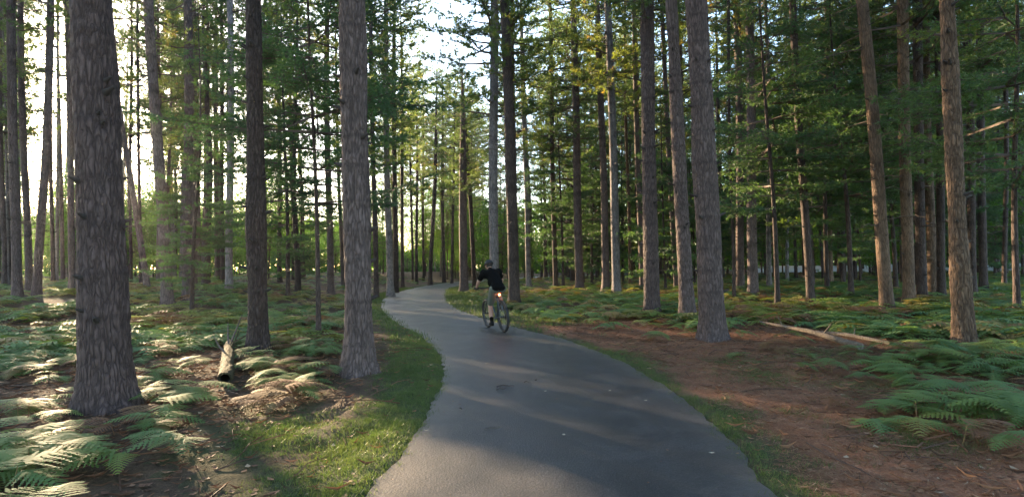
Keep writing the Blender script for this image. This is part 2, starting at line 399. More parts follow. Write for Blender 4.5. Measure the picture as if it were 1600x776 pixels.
# pale road at the edge of the wood, far right
road_pts = np.array([(27, 63), (34, 61), (46, 57), (62, 50), (84, 38)], float)
rp = by_len(resample(road_pts, 0, 8), 60); tg = np.gradient(rp, axis=0); tg /= np.linalg.norm(tg, axis=1)[:, None]; nn_ = np.stack([-tg[:, 1], tg[:, 0]], 1)
mb = MB(); rows = []
for o_, z_ in ((-4.2, 0.20), (-3.6, 0.42), (3.6, 0.78), (4.4, 0.25)):
    q = rp + nn_ * o_; rows.append(np.column_stack([q, T0(q[:, 0], q[:, 1]) + z_]))
V = np.stack(rows, 1).reshape(-1, 3); i, j = np.meshgrid(np.arange(3), np.arange(59)); b0 = (j * 4 + i).ravel()
mb.add(V, np.stack([b0, b0 + 4, b0 + 5, b0 + 1], 1)[:, ::-1])
tag(mb.obj('road', [simple('pale_road', (0.42, 0.43, 0.44), 0.6)]), kind='structure')

# ------------------------------------------------------------------ trunks
def trunk_mesh(name, H, r0, r1, m, segs=14, dz=0.35, fine=False, seed=0, bend=0.05, r_at=5.0, knots=True, stubs=True):
    """r0 at the foot, r1 at height r_at, then on to a thin tip at H"""
    z = np.concatenate([np.arange(-0.25, 7.6, 0.03), np.arange(7.6, H, 0.5), [H]]) if fine else np.concatenate([[-0.25, -0.05, 0.12, 0.3], np.arange(0.6, H, dz), [H]])
    if fine: segs = 72
    th = np.arange(segs) / segs * 2 * PI; Zm, Th = np.meshgrid(z, th, indexing='ij')
    rr = np.where(Zm < r_at, r0 + (r1 - r0) * np.clip(Zm, 0, None) / r_at, r1 * np.clip(1 - (Zm - r_at) / (H - r_at + 0.3), 0.04, 1) ** 0.8)
    rng_ = np.random.default_rng(seed); ph = rng_.uniform(0, 6.28, 3)
    rr = rr * (1 + 0.46 * np.exp(-np.clip(Zm, 0, None) / 0.24) * (1 + 0.35 * np.cos(5 * Th + ph[0]) + 0.2 * np.cos(3 * Th + ph[1])))
    cx = bend * (np.sin(Zm * 0.33 + ph[0]) - math.sin(ph[0])) * smooth(0, 6, Zm); cy = bend * (np.cos(Zm * 0.27 + ph[1]) - math.cos(ph[1])) * smooth(0, 6, Zm)
    tint = np.ones_like(Zm)
    wh = np.cumsum(rng_.uniform(0.38, 0.62, 60)) + 0.5
    ks = []
    if knots:
        for q in wh[wh < min(H * 0.7, 15)]:
            ring = np.exp(-((Zm - q) / 0.035) ** 2); rr = rr + 0.035 * r0 * ring * (vnoise(np.stack([np.cos(Th).ravel() * 2, np.sin(Th).ravel() * 2, Zm.ravel()], 1), seed).reshape(Zm.shape))
            tint = np.minimum(tint, 1 - 0.5 * ring)
            for _ in range(rng_.integers(1, 4)):
                a = rng_.uniform(0, 2 * PI); ks.append((q + rng_.normal(0, 0.04), a))
                dd = ((Zm - ks[-1][0]) / 0.06) ** 2 + ((np.angle(np.exp(1j * (Th - a))) * r0) / 0.04) ** 2
                tint = np.minimum(tint, 1 - 0.95 * np.exp(-dd))
    x = np.cos(Th) * rr; y = np.sin(Th) * rr
    if fine:
        p = np.stack([x.ravel(), y.ravel(), Zm.ravel() * 0.33], 1)
        p = p + 0.02 * (np.stack([vnoise(p * 20, 1), vnoise(p * 20, 2), vnoise(p * 20, 3)], 1) - 0.5)
        p[:, 2] *= 0.6; f1, f2 = worley(p / 0.038, seed); e = np.clip((f2 - f1) * 3.2, 0, 1)
        _, g2 = worley(p / 0.022, seed + 9); 
        dsp = 0.015 * e + 0.006 * g2 + 0.028 * (fbm(p * 5, seed, 3) - 0.5) + 0.045 * (vnoise(p * [3, 3, 4.5], seed + 5) - 0.5)
        dsp = dsp.reshape(Zm.shape); rr = rr + dsp - 0.008; x = np.cos(Th) * rr; y = np.sin(Th) * rr
        tint = np.minimum(tint, 0.50 + 0.50 * e.reshape(Zm.shape))
    V = np.stack([x + cx, y + cy, Zm], -1).reshape(-1, 3); k = np.arange(len(z) - 1)[:, None] * segs; j = np.arange(segs)[None]; l = (j + 1) % segs
    mb = MB(); mb.add(V, np.stack([k + j, k + l, k + segs + l, k + segs + j], -1).reshape(-1, 4), 0, tint.ravel() * 0.5)
    if stubs and not fine:
        for q, a in ks:
            r = np.interp(q, z, rr[:, 0]); c = np.array([math.cos(a), math.sin(a), 0]); L = 0.05 + 0.1 * rng_.random()
            o = np.array([np.interp(q, z, cx[:, 0]), np.interp(q, z, cy[:, 0]), q])
            mb.tube([o + c * r * 0.85, o + c * (r + L) + [0, 0, 0.02]], [0.018, 0.008], 4, 1)
    me = mb.mesh(name, [m, M_knot], True)
    return me, ks, lambda q: (float(np.interp(q, z, cx[:, 0])), float(np.interp(q, z, cy[:, 0])), float(np.interp(q, z, rr[:, 0])))

# ------------------------------------------------------------------ crowns
def unit(v): return v / (np.linalg.norm(v, axis=-1, keepdims=True) + 1e-9)
def needles(mb, C, Dr, L, W, per, spread, mat_, tint, rs):
    """tufts of narrow blades round the points C, pointing about Dr"""
    n = len(C); d = unit(np.repeat(Dr, per, 0) + rs.normal(0, spread, (n * per, 3)))
    side = unit(np.cross(d, rs.normal(0, 1, (n * per, 3)))); l = L * rs.uniform(0.7, 1.2, (n * per, 1)); c = np.repeat(C, per, 0)
    A = c - side * W / 2; B = c + side * W / 2; E = c + d * l
    V = np.stack([A, B, E], 1).reshape(-1, 3)
    mb.add(V, np.arange(len(V)).reshape(-1, 3), mat_, np.repeat(np.repeat(tint, per) + rs.normal(0, 0.05, n * per), 3))

def pine_crown(seed, H=22, z0=9.0, R=2.6, dens=1.0, gap=0.34):
    rs = np.random.default_rng(seed); mb = MB(); C = []; Dr = []; Ti = []
    z = z0
    while z < H - 0.3:
        t = (z - z0) / (H - z0); prof = R * (0.45 + 1.15 * t) * (1 - t) ** 0.75 * 1.35
        for k in range(rs.integers(3, 6)):
            if rs.random() < gap: continue
            a = rs.uniform(0, 2 * PI); L = max(0.5, prof * rs.uniform(0.55, 1.15)); up = rs.uniform(-0.25, 0.25) + 0.35 * t
            s = np.linspace(0, 1, 5)[:, None]; h = np.array([math.cos(a), math.sin(a), 0])
            P = np.array([0, 0, z]) + h * L * s + np.array([0, 0, 1]) * (up * L * s + 0.22 * L * s ** 2.5 - 0.12 * L * s)
            P = P + rs.normal(0, 0.05 * L, P.shape) * s
            mb.tube(P, np.linspace(0.035, 0.008, 5) * (0.6 + L / 3), 3, 1, 0.5, False)
            bt = rs.normal(0.45, 0.13)
            for q in np.linspace(0.35, 1, max(3, int(L * 3.2 * dens))):
                o = P[0] * 0 + np.array([np.interp(q, s[:, 0], P[:, c]) for c in range(3)])
                for _ in range(2):
                    d = unit(h * rs.uniform(0.3, 1) + rs.normal(0, 0.65, 3) * [1, 1, 0.45] + [0, 0, 0.25])
                    l = rs.uniform(0.25, 0.65)
                    mb.tube([o, o + d * l], [0.008, 0.004], 3, 1, 0.5, False)
                    for w_ in (0.45, 0.75, 1.0):
                        C.append(o + d * l * w_ + rs.normal(0, 0.03, 3)); Dr.append(d + [0, 0, 0.3]); Ti.append(bt + (0.4 if rs.random() < 0.05 else 0))
        z += rs.uniform(0.34, 0.6)
    needles(mb, np.array(C), unit(np.array(Dr)), 0.19, 0.030, 13, 0.75, 0, np.array(Ti), rs)
    return mb.mesh('crown', [M_needle, M_twig])

def layered_crown(seed, H=11, z0=1.2, R=2.6, dens=1.0):
    """soft layered boughs of a young white pine or hemlock"""
    rs = np.random.default_rng(seed); mb = MB(); C = []; Dr = []; Ti = []
    z = z0
    while z < H:
        t = (z - z0) / (H - z0); prof = R * (1 - t) ** 0.8 * (0.75 + 0.5 * min(1, t * 5))
        for k in range(rs.integers(3, 6)):
            a = rs.uniform(0, 2 * PI); L = max(0.3, prof * rs.uniform(0.5, 1.15)); dr = rs.uniform(-0.28, 0.12)
            s = np.linspace(0, 1, 6)[:, None]; h = np.array([math.cos(a), math.sin(a), 0]); sd_ = np.array([-h[1], h[0], 0])
            P = np.array([0, 0, z]) + h * L * s + np.array([0, 0, 1]) * (dr * L * s ** 1.5 + 0.12 * L * s ** 3) + sd_ * rs.normal(0, 0.12) * L * s ** 2
            mb.tube(P, np.linspace(0.022, 0.004, 6) * (0.5 + L / 3), 3, 1, 0.5, False); bt = rs.normal(0.45, 0.15)
            for q in np.linspace(0.18, 1, max(4, int(L * 7 * dens))):
                o = np.array([np.interp(q, s[:, 0], P[:, c]) for c in range(3)])
                for sg in (-1, 1):
                    d = unit(h * 0.9 + sd_ * sg * rs.uniform(0.5, 1.1) + [0, 0, rs.normal(-0.08, 0.12)]); l = 0.5 * L * (1.05 - q) * rs.uniform(0.5, 1.1) + 0.12
                    mb.tube([o, o + d * l], [0.005, 0.002], 3, 1, 0.5, False)
                    for w_ in np.linspace(0.15, 1, max(2, int(l / 0.11))):
                        C.append(o + d * l * w_ + rs.normal(0, 0.015, 3)); Dr.append(d + [0, 0, -0.05]); Ti.append(bt)
        z += rs.uniform(0.28, 0.5)
    C = np.array(C); 
    if len(C) > 6000: k = rs.permutation(len(C))[:6000]; C = C[k]; Dr = np.array(Dr)[k]; Ti = np.array(Ti)[k]
    needles(mb, C, unit(np.array(Dr)), 0.13, 0.022, 8, 0.55, 0, np.array(Ti), rs)
    return mb.mesh('crown', [M_dark_needle, M_twig])

def leafy_crown(seed, H=9, z0=2.0, R=2.4, n_cl=150, per=70, ls=0.10):
    rs = np.random.default_rng(seed); mb = MB(); zc = (H + z0) / 2; C = []; Ti = []
    for _ in range(n_cl):
        d = unit(rs.normal(0, 1, 3)); rad = rs.uniform(0.35, 1.0) ** 0.6
        p = np.array([0, 0, zc]) + d * rad * np.array([R, R, (H - z0) / 2]) * rs.uniform(0.8, 1.1)
        st = np.array([0, 0, max(z0 * 0.8, p[2] - np.hypot(p[0], p[1]) * rs.uniform(0.5, 0.9))])
        mid = (st + p) / 2 + rs.normal(0, 0.12, 3); mb.tube([st, mid, p], [0.018, 0.010, 0.004], 3, 1, 0.5, False)
        m = int(per * rs.uniform(0.4, 1.4)); bt = rs.normal(0.5, 0.15)
        c = p + rs.normal(0, 1, (m, 3)) * [0.42, 0.42, 0.15]; c[:, 2] -= 0.15 * np.hypot(c[:, 0] - p[0], c[:, 1] - p[1])
        C.append(c); Ti.append(np.full(m, bt))
    C = np.concatenate(C); Ti = np.concatenate(Ti); n = len(C)
    nrm = unit(rs.normal(0, 0.45, (n, 3)) + [0, 0, 1]); a = unit(np.cross(nrm, rs.normal(0, 1, (n, 3)))); b = np.cross(nrm, a); l = ls * rs.uniform(0.6, 1.25, (n, 1))
    V = np.stack([C, C + a * l * 0.5 + b * l * 0.42, C + a * l * 1.1 - nrm * l * 0.15, C + a * l * 0.5 - b * l * 0.42], 1).reshape(-1, 3)
    mb.add(V, np.arange(len(V)).reshape(-1, 4), 0, np.repeat(Ti + rs.normal(0, 0.08, n), 4))
    return mb.mesh('crown', [M_leaf, M_twig])

def dead_twigs(seed, z0, z1, n, r, L=1.3):
    rs = np.random.default_rng(seed); mb = MB()
    for _ in range(n):
        a = rs.uniform(0, 2 * PI); z = rs.uniform(z0, z1); l = L * rs.uniform(0.3, 1.2); h = np.array([math.cos(a), math.sin(a), 0])
        s = np.linspace(0, 1, 5)[:, None]; P = np.array([0, 0, z]) + h * (r * 0.7 + l * s) + np.array([0, 0, 1]) * (rs.uniform(-0.2, 0.35) * l * s - 0.25 * l * s ** 2) + rs.normal(0, 0.04, (5, 3)) * s
        mb.tube(P, np.linspace(0.016, 0.004, 5), 4, 0, 0.5, False)
        for q in (2, 3):
            if rs.random() < 0.7:
                d = unit(h + rs.normal(0, 0.7, 3)); mb.tube([P[q], P[q] + d * l * 0.35], [0.006, 0.002], 3, 0, 0.5, False)
    return mb.mesh('dead_branch', [M_twig])

PINE_C = [pine_crown(s, 22, z0, R) for s, z0, R in ((1, 9.5, 2.5), (2, 8.0, 2.7), (3, 11.0, 2.4), (4, 7.0, 2.9), (5, 9.0, 2.2))]
PINE_S = [pine_crown(s, 22, z0, R, 0.9, 0.62) for s, z0, R in ((6, 9.5, 2.4), (7, 8.0, 2.6), (8, 11.0, 2.2))]
LAY_C = [layered_crown(11, 11, 1.6, 2.6), layered_crown(12, 12, 3.0, 2.9), layered_crown(13, 9, 1.0, 2.2)]
LEAF_C = [leafy_crown(21, 9, 1.6, 2.3), leafy_crown(22, 7, 0.9, 2.0, 120, 70, 0.11), leafy_crown(23, 12, 3.2, 3.0, 200, 70, 0.12), leafy_crown(24, 5, 0.4, 1.6, 80, 60, 0.10)]
DEAD = [dead_twigs(31 + k, 2.2, 9.5, 16, 0.14) for k in range(3)]
STUB = MB(); STUB.tube([(0, 0, -0.02), (0, 0, 0.03), (0.012, 0.006, 0.10)], [0.036, 0.024, 0.012], 7, 0); STUB = STUB.mesh('branch_stub', [M_knot], True)
PTR = [trunk_mesh('trunk', 22, 0.20, 0.165, M_bark, 12, 0.4, False, 40 + k, 0.10)[0] for k in range(5)]
DTR = [trunk_mesh('trunk', 22, 0.20, 0.165, M_bark_dark, 12, 0.4, False, 50 + k, 0.14)[0] for k in range(3)]
GTR = [trunk_mesh('trunk', 22, 0.20, 0.165, M_bark_grey, 12, 0.4, False, 60 + k, 0.10)[0] for k in range(3)]
STR = [trunk_mesh('trunk', 11, 0.065, 0.05, M_bark_dark, 7, 0.4, False, 70 + k, 0.10, 3.0, False)[0] for k in range(4)]

def root(name, loc, top=None, spin=0.0):
    e = bpy.data.objects.new(name, None); COL.objects.link(e); e.empty_display_size = 0.3; e.location = tuple(loc)
    q = Quaternion((0, 0, 1), spin)
    if top is not None:
        d = Vector(tuple(np.asarray(top) - np.asarray(loc))).normalized(); q = Vector((0, 0, 1)).rotation_difference(d) @ q
    e.rotation_mode = 'QUATERNION'; e.rotation_quaternion = q
    return e

placed = []
def catalogue_tree(xb, D, wb, xt, wt, kind, label, name='pine_tree', fine=False, H=None, crown=None, group=None):
    base = on_ground(xb, D); top = pix(xt, 0, D); hv = top[2] - base[2]
    ca = D / math.hypot(D, base[0]); r0 = wb / 2 * D / F * ca; r1 = wt / 2 * D / F * ca; H = H or random.uniform(20, 24)
    if 640 < xb < 760: H = min(H, 2 + 0.345 * D)
    e = root(name, base, top, random.uniform(0, 6.28)); placed.append((base[0], D))
    m = {'n': M_bark_backlit, 'p': M_bark, 'd': M_bark_dark, 'g': M_bark_grey, 'w': M_bark_sunlit}[kind]
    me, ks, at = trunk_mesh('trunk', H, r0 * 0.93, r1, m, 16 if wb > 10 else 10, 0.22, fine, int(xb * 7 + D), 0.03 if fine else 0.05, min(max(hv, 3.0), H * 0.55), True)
    link('trunk', me, e)
    if fine:
        for q, a in ks:
            if q < 7.4:
                cx, cy, r = at(q); s = link('branch_stub', STUB, e); d = Vector((math.cos(a), math.sin(a), 0.25))
                s.location = (cx + math.cos(a) * r, cy + math.sin(a) * r, q); s.rotation_euler = d.to_track_quat('Z', 'Y').to_euler(); s.scale = (random.uniform(0.6, 1.3),) * 3
    elif wb > 7:
        dt = link('dead_branch', DEAD[int(xb) % 3], e); dt['kind'] = 'stuff'; k = max(r0 / 0.2, 0.5); dt.scale = (1, 1, 1)
    c = link('crown', crown or (PINE_S[int(xb) % 3] if xb < 400 else PINE_C[int(xb) % 5]), e); s = H / 22 if crown is None else 1; c.scale = (s, s, s)
    tag(e, label, 'tree', group)
    return e

NEAR = [
 (166, 6.05, 92, 149, 68, 'n', 'thickest pine trunk with wide flared foot in front of the left fern field'),
 (404, 9.9, 34, 393, 25, 'd', 'dark brown pine behind the hollow log among ferns'),
 (562, 7.9, 50, 552, 38, 'p', 'thick pine with scaly reddish grey bark at the grass verge on the outer curve'),
 (1115, 10.9, 43, 1084, 33, 'p', 'thick knotty pine at the edge of the red needle bed right of the path'),
 (1075, 14.2, 25, 1045, 17, 'p', 'straight pine just behind the thick knotty pine right of the path'),
 (1019, 15.6, 25, 1010, 20, 'p', 'pine with pale lit left edge rising from the green fern band'),
 (1507, 9.4, 33, 1473, 26, 'w', 'warm lit light brown pine with a short snag, rightmost thick trunk'),
]
for xb, D, wb, xt, wt, k, lab in NEAR: catalogue_tree(xb, D, wb, xt, wt, k, lab, fine=True)
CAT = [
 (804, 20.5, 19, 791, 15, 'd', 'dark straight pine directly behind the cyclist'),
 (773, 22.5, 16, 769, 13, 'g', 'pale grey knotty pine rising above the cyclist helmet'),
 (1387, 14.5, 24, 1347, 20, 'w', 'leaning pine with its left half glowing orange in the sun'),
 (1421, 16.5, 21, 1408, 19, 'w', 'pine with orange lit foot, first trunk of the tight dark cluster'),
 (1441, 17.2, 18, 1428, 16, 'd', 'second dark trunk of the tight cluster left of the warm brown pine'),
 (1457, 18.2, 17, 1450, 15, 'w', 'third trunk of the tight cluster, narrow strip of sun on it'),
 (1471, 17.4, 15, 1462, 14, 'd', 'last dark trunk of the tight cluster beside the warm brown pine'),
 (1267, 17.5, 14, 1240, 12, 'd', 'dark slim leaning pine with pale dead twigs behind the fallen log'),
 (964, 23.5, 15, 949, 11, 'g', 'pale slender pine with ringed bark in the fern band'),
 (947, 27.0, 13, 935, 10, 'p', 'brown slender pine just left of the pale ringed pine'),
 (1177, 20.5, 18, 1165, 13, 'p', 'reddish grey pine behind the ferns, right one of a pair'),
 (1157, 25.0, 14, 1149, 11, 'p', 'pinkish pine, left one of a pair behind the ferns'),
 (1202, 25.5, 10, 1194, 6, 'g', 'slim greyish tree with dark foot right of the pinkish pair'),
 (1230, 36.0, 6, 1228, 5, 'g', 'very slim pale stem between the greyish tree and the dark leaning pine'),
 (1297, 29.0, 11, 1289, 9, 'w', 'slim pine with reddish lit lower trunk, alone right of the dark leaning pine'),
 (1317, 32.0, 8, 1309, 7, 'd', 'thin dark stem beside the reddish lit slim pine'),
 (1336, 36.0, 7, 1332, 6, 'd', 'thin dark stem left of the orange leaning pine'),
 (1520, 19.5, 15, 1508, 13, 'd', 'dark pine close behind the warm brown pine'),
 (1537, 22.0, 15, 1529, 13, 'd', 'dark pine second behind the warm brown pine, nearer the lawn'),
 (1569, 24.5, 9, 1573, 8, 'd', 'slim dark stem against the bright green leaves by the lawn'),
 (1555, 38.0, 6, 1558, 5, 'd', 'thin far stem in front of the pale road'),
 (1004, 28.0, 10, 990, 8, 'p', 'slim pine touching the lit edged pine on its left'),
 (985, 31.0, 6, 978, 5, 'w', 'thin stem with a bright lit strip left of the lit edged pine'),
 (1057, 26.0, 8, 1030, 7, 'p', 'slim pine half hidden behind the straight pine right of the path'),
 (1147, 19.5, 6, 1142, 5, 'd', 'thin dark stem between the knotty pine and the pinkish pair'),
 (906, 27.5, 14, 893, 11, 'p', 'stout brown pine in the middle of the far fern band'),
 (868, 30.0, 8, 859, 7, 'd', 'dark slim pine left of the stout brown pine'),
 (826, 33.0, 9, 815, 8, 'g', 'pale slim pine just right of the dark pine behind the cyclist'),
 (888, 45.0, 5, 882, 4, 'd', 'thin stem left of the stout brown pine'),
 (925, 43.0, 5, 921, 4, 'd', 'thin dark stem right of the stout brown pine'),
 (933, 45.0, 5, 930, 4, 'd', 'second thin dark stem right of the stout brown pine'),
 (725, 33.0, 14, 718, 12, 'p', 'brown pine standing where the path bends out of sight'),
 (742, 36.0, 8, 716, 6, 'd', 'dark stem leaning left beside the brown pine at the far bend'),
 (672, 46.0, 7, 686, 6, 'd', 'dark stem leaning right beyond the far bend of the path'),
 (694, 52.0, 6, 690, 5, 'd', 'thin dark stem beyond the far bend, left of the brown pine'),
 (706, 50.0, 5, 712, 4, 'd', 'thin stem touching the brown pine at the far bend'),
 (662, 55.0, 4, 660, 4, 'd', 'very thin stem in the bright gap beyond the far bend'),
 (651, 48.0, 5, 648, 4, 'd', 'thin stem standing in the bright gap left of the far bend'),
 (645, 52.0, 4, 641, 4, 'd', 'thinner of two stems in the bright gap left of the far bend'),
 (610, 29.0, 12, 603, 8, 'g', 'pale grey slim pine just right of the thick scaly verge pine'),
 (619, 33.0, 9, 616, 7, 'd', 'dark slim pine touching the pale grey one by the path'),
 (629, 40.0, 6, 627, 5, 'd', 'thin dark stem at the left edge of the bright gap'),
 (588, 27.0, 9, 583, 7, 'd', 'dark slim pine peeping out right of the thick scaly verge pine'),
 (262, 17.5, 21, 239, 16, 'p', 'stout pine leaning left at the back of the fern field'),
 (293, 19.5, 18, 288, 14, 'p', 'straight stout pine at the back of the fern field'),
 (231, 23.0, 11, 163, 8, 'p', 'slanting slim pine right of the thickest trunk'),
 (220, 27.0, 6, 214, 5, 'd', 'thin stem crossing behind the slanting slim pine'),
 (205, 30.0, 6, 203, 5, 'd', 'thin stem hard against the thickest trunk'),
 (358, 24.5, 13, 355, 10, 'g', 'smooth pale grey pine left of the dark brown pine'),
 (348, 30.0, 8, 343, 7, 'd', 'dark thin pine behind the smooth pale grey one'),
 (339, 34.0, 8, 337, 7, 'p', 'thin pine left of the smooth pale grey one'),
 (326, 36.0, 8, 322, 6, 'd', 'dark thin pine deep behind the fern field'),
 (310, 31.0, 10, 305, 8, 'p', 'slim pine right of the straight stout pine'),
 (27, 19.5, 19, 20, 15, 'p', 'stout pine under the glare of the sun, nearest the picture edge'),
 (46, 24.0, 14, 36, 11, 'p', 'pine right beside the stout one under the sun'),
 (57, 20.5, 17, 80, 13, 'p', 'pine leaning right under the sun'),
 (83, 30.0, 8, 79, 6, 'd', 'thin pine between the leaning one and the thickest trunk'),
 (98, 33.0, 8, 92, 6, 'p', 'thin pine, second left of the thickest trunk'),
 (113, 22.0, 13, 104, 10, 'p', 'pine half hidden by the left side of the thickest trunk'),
 (7, 26.0, 10, 4, 8, 'p', 'pine cut by the left picture edge under the sun'),
 (517, 30.0, 12, 513, 9, 'p', 'grey pine left of the thick scaly verge pine behind dark boughs'),
 (437, 34.0, 8, 431, 7, 'd', 'dark stem right of the dark brown pine behind dark boughs'),
 (459, 38.0, 7, 455, 6, 'd', 'thin stem behind the low dark boughs of the sapling'),
]
for xb, D, wb, xt, wt, k, lab in CAT: catalogue_tree(xb, D, wb, xt, wt, k, lab)

def small_tree(name, xb, D, crown, H, r, label, group=None, xt=None, cs=1.0, rot=None, loc=None, trunk=None):
    base = on_ground(xb, D) if loc is None else np.array([loc[0], loc[1], Tz(*loc)])
    e = root(name, base, None if xt is None else pix(xt, 0, D), random.uniform(0, 6.28) if rot is None else rot)
    t = link('trunk', trunk or STR[random.randrange(4)], e); t.scale = (r / 0.065, r / 0.065, H / 11)
    c = link('crown', crown, e); c.scale = (cs, cs, cs); placed.append((base[0], base[1])); tag(e, label, 'tree', group); return e

small_tree('young_pine', 498, 11.8, LAY_C[1], 11, 0.055, 'dark young pine with a bare thin stem between two thick trunks left of the path', cs=0.95, xt=493)
small_tree('young_pine', 450, 23.0, LAY_C[0], 13, 0.09, 'tall dark evergreen filling the gap right of the dark brown pine', cs=1.25)
small_tree('young_pine', 468, 31.0, LAY_C[2], 9, 0.07, 'low dark evergreen left of the scaly verge pine', cs=0.95)
small_tree('young_pine', 300, 15.5, LAY_C[0], 9, 0.06, 'young pine spreading soft blue green boughs behind the fern field', cs=0.55)
small_tree('young_pine', 880, 30.0, LAY_C[0], 12, 0.08, 'dark layered evergreen between the pale pines right of the path', cs=1.1)
small_tree('young_pine', 925, 34.0, LAY_C[2], 9, 0.08, 'low dark evergreen behind the far fern band', cs=1.3)
small_tree('young_pine', 1040, 24.0, LAY_C[2], 9, 0.06, 'dark evergreen between the lit edged pine and the straight pine', cs=1.0)
small_tree('young_pine', 1215, 17.0, LAY_C[1], 12, 0.08, 'evergreen with sunlit yellow tips behind the thick knotty pine', cs=1.0)
small_tree('young_pine', 1330, 19.0, LAY_C[1], 12, 0.09, 'dark evergreen spreading boughs across the slim stems', cs=1.15)
small_tree('young_pine', 1400, 22.0, LAY_C[0], 12, 0.09, 'dark evergreen behind the tight cluster of trunks', cs=1.3)
small_tree('young_pine', 1270, 26.0, LAY_C[0], 12, 0.09, 'dark evergreen behind the dark leaning pine', cs=1.2)
small_tree('young_pine', 1180, 30.0, LAY_C[2], 10, 0.09, 'dark evergreen behind the pinkish pair', cs=1.4)
small_tree('young_pine', 1590, 13.0, LAY_C[1], 12, 0.07, 'evergreen bough hanging in at the right picture edge', cs=1.0)

# the rest of the wood
def region(px, D):
    d = 'near' if D < 32 else 'middle' if D < 52 else 'far'
    return d
WHERE = [(0, 130, 'under the sun'), (130, 240, 'behind the thickest trunk'), (240, 400, 'behind the fern field'), (400, 600, 'behind the dark boughs left of the path'),
         (600, 760, 'around the bright gap beyond the bend'), (760, 960, 'behind the cyclist'), (960, 1130, 'behind the lit edged pine'), (1130, 1340, 'behind the fallen log'),
         (1340, 1500, 'behind the tight dark cluster'), (1500, 1700, 'near the pale road')]
def where(px):
    for a, b, t in WHERE:
        if a <= px < b: return t
    return 'beside the wood outside the view'
def depth_word(D): return 'in the first row' if D < 29 else 'in the second row' if D < 34 else 'in the middle rows' if D < 44 else 'deep' if D < 55 else 'very deep' if D < 66 else 'in the last rows'
def ok(x, y, gap):
    if float(path_dist(x, y)[1][0]) < 1.6: return False
    return all((x - a) ** 2 + (y - b) ** 2 > gap * gap for a, b in placed)
rr = random.Random(5)
SD = np.array(sdir)
def lane(xb, D, z, dz): p = on_ground(xb, D); p[2] += z; return (p, dz)
LANES = [lane(1387, 14.5, 2.2, 1.8), lane(1425, 16.5, 2.0, 1.6), lane(1457, 18, 3.5, 1.2), lane(1507, 9.4, 3.0, 2.0), lane(1019, 15.6, 1.8, 1.5), lane(1297, 29, 1.5, 1.5),
         lane(60, 4.6, 0.3, 0.3), lane(230, 4.4, 0.3, 0.3), lane(390, 6.5, 0.3, 0.3), lane(270, 9, 0.3, 0.3), lane(1310, 16, 0.3, 0.3), lane(620, 14, 0.0, 0.2), lane(680, 17.0, 0.0, 0.2), lane(1260, 11.5, 0.1, 0.2), lane(985, 31, 1.5, 1.0)]
def in_lane(x, y, R, z0, z1):
    """would a crown of radius R from z0 to z1 stand between the sun and a spot the photograph shows sunlit"""
    h = SD[:2] / np.linalg.norm(SD[:2]); tn = math.tan(SUN_EL)
    for p, dz in LANES:
        w_ = np.array([x, y]) - p[:2]; t = w_ @ h
        if t < 0.5: continue
        off = abs(w_[0] * h[1] - w_[1] * h[0]); zc_ = p[2] + t * tn
        if off < R * 0.75 and z0 - dz < zc_ < z1 + dz: return True
        if off < 0.45: return True
    return False
def scatter(n, f, pick, gap, cz=(2.4, 8.5, 19)):
    k = 0; tries = 0
    while k < n and tries < n * 60:
        tries += 1; px, D = pick(); x = (px - 800) / F * D
        if ok(x, D, gap) and not in_lane(x, D, *cz): f(x, D, px); k += 1
TWORD = {'p': 'reddish grey pine', 'd': 'dark pine', 'g': 'pale grey pine'}
def fill_pine(x, y, px, thin=1.0):
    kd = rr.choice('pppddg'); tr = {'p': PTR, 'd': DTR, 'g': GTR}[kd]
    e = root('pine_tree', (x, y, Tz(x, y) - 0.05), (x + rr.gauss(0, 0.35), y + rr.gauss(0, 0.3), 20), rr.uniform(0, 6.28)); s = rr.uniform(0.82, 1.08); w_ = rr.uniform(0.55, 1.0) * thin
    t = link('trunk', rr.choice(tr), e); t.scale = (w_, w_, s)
    c = link('crown', rr.choice(PINE_S if px < 250 else PINE_C), e); c.scale = (s * rr.uniform(0.8, 1.1),) * 2 + (s,)
    if y < 60: dt = link('dead_branch', rr.choice(DEAD), e); dt['kind'] = 'stuff'
    placed.append((x, y)); tag(e, f'{"slim " if thin < 1 else ""}{TWORD[kd]} {depth_word(y)} {where(px)}', 'tree', f'pines {where(px)}')
def fill_leaf(x, y, px, low=False):
    big = rr.random() < 0.4 and not low; cr_ = LEAF_C[2] if big else rr.choice([LEAF_C[0], LEAF_C[0], LEAF_C[1], LEAF_C[3]])
    e = root('leafy_tree', (x, y, Tz(x, y) - 0.05), None, rr.uniform(0, 6.28)); s = rr.uniform(0.8, 1.25)
    t = link('trunk', rr.choice(STR), e); t.scale = (s, s, s * (1 if big else 0.7)); c = link('crown', cr_, e); c.scale = (s, s, s)
    placed.append((x, y)); tag(e, f'{"tall" if big else "young"} leafy green tree {depth_word(y)} {where(px)}', 'tree', f'leafy trees {where(px)}')
def fill_lay(x, y, px):
    e = root('young_pine', (x, y, Tz(x, y) - 0.05), None, rr.uniform(0, 6.28)); s = rr.uniform(0.9, 1.5)
    t = link('trunk', rr.choice(STR), e); t.scale = (s, s, s); c = link('crown', rr.choice(LAY_C), e); c.scale = (s, s, s)
    placed.append((x, y)); tag(e, f'dark layered evergreen {depth_word(y)} {where(px)}', 'tree', f'evergreens {where(px)}')
def D_(a, b): return a + (b - a) * rr.random() ** 0.7
def pick_slim():
    while True:
        px, D = rr.uniform(560, 1300), D_(38, 78)
        if not (640 < px < 780 and D < 60): return px, D
scatter(20, fill_pine, lambda: (rr.uniform(250, 620), D_(24, 48)), 1.7)
scatter(22, fill_pine, lambda: (rr.uniform(-160, 250), D_(34, 50)), 1.7)
scatter(4, fill_pine, lambda: (rr.uniform(600, 690), D_(50, 75)), 1.6)
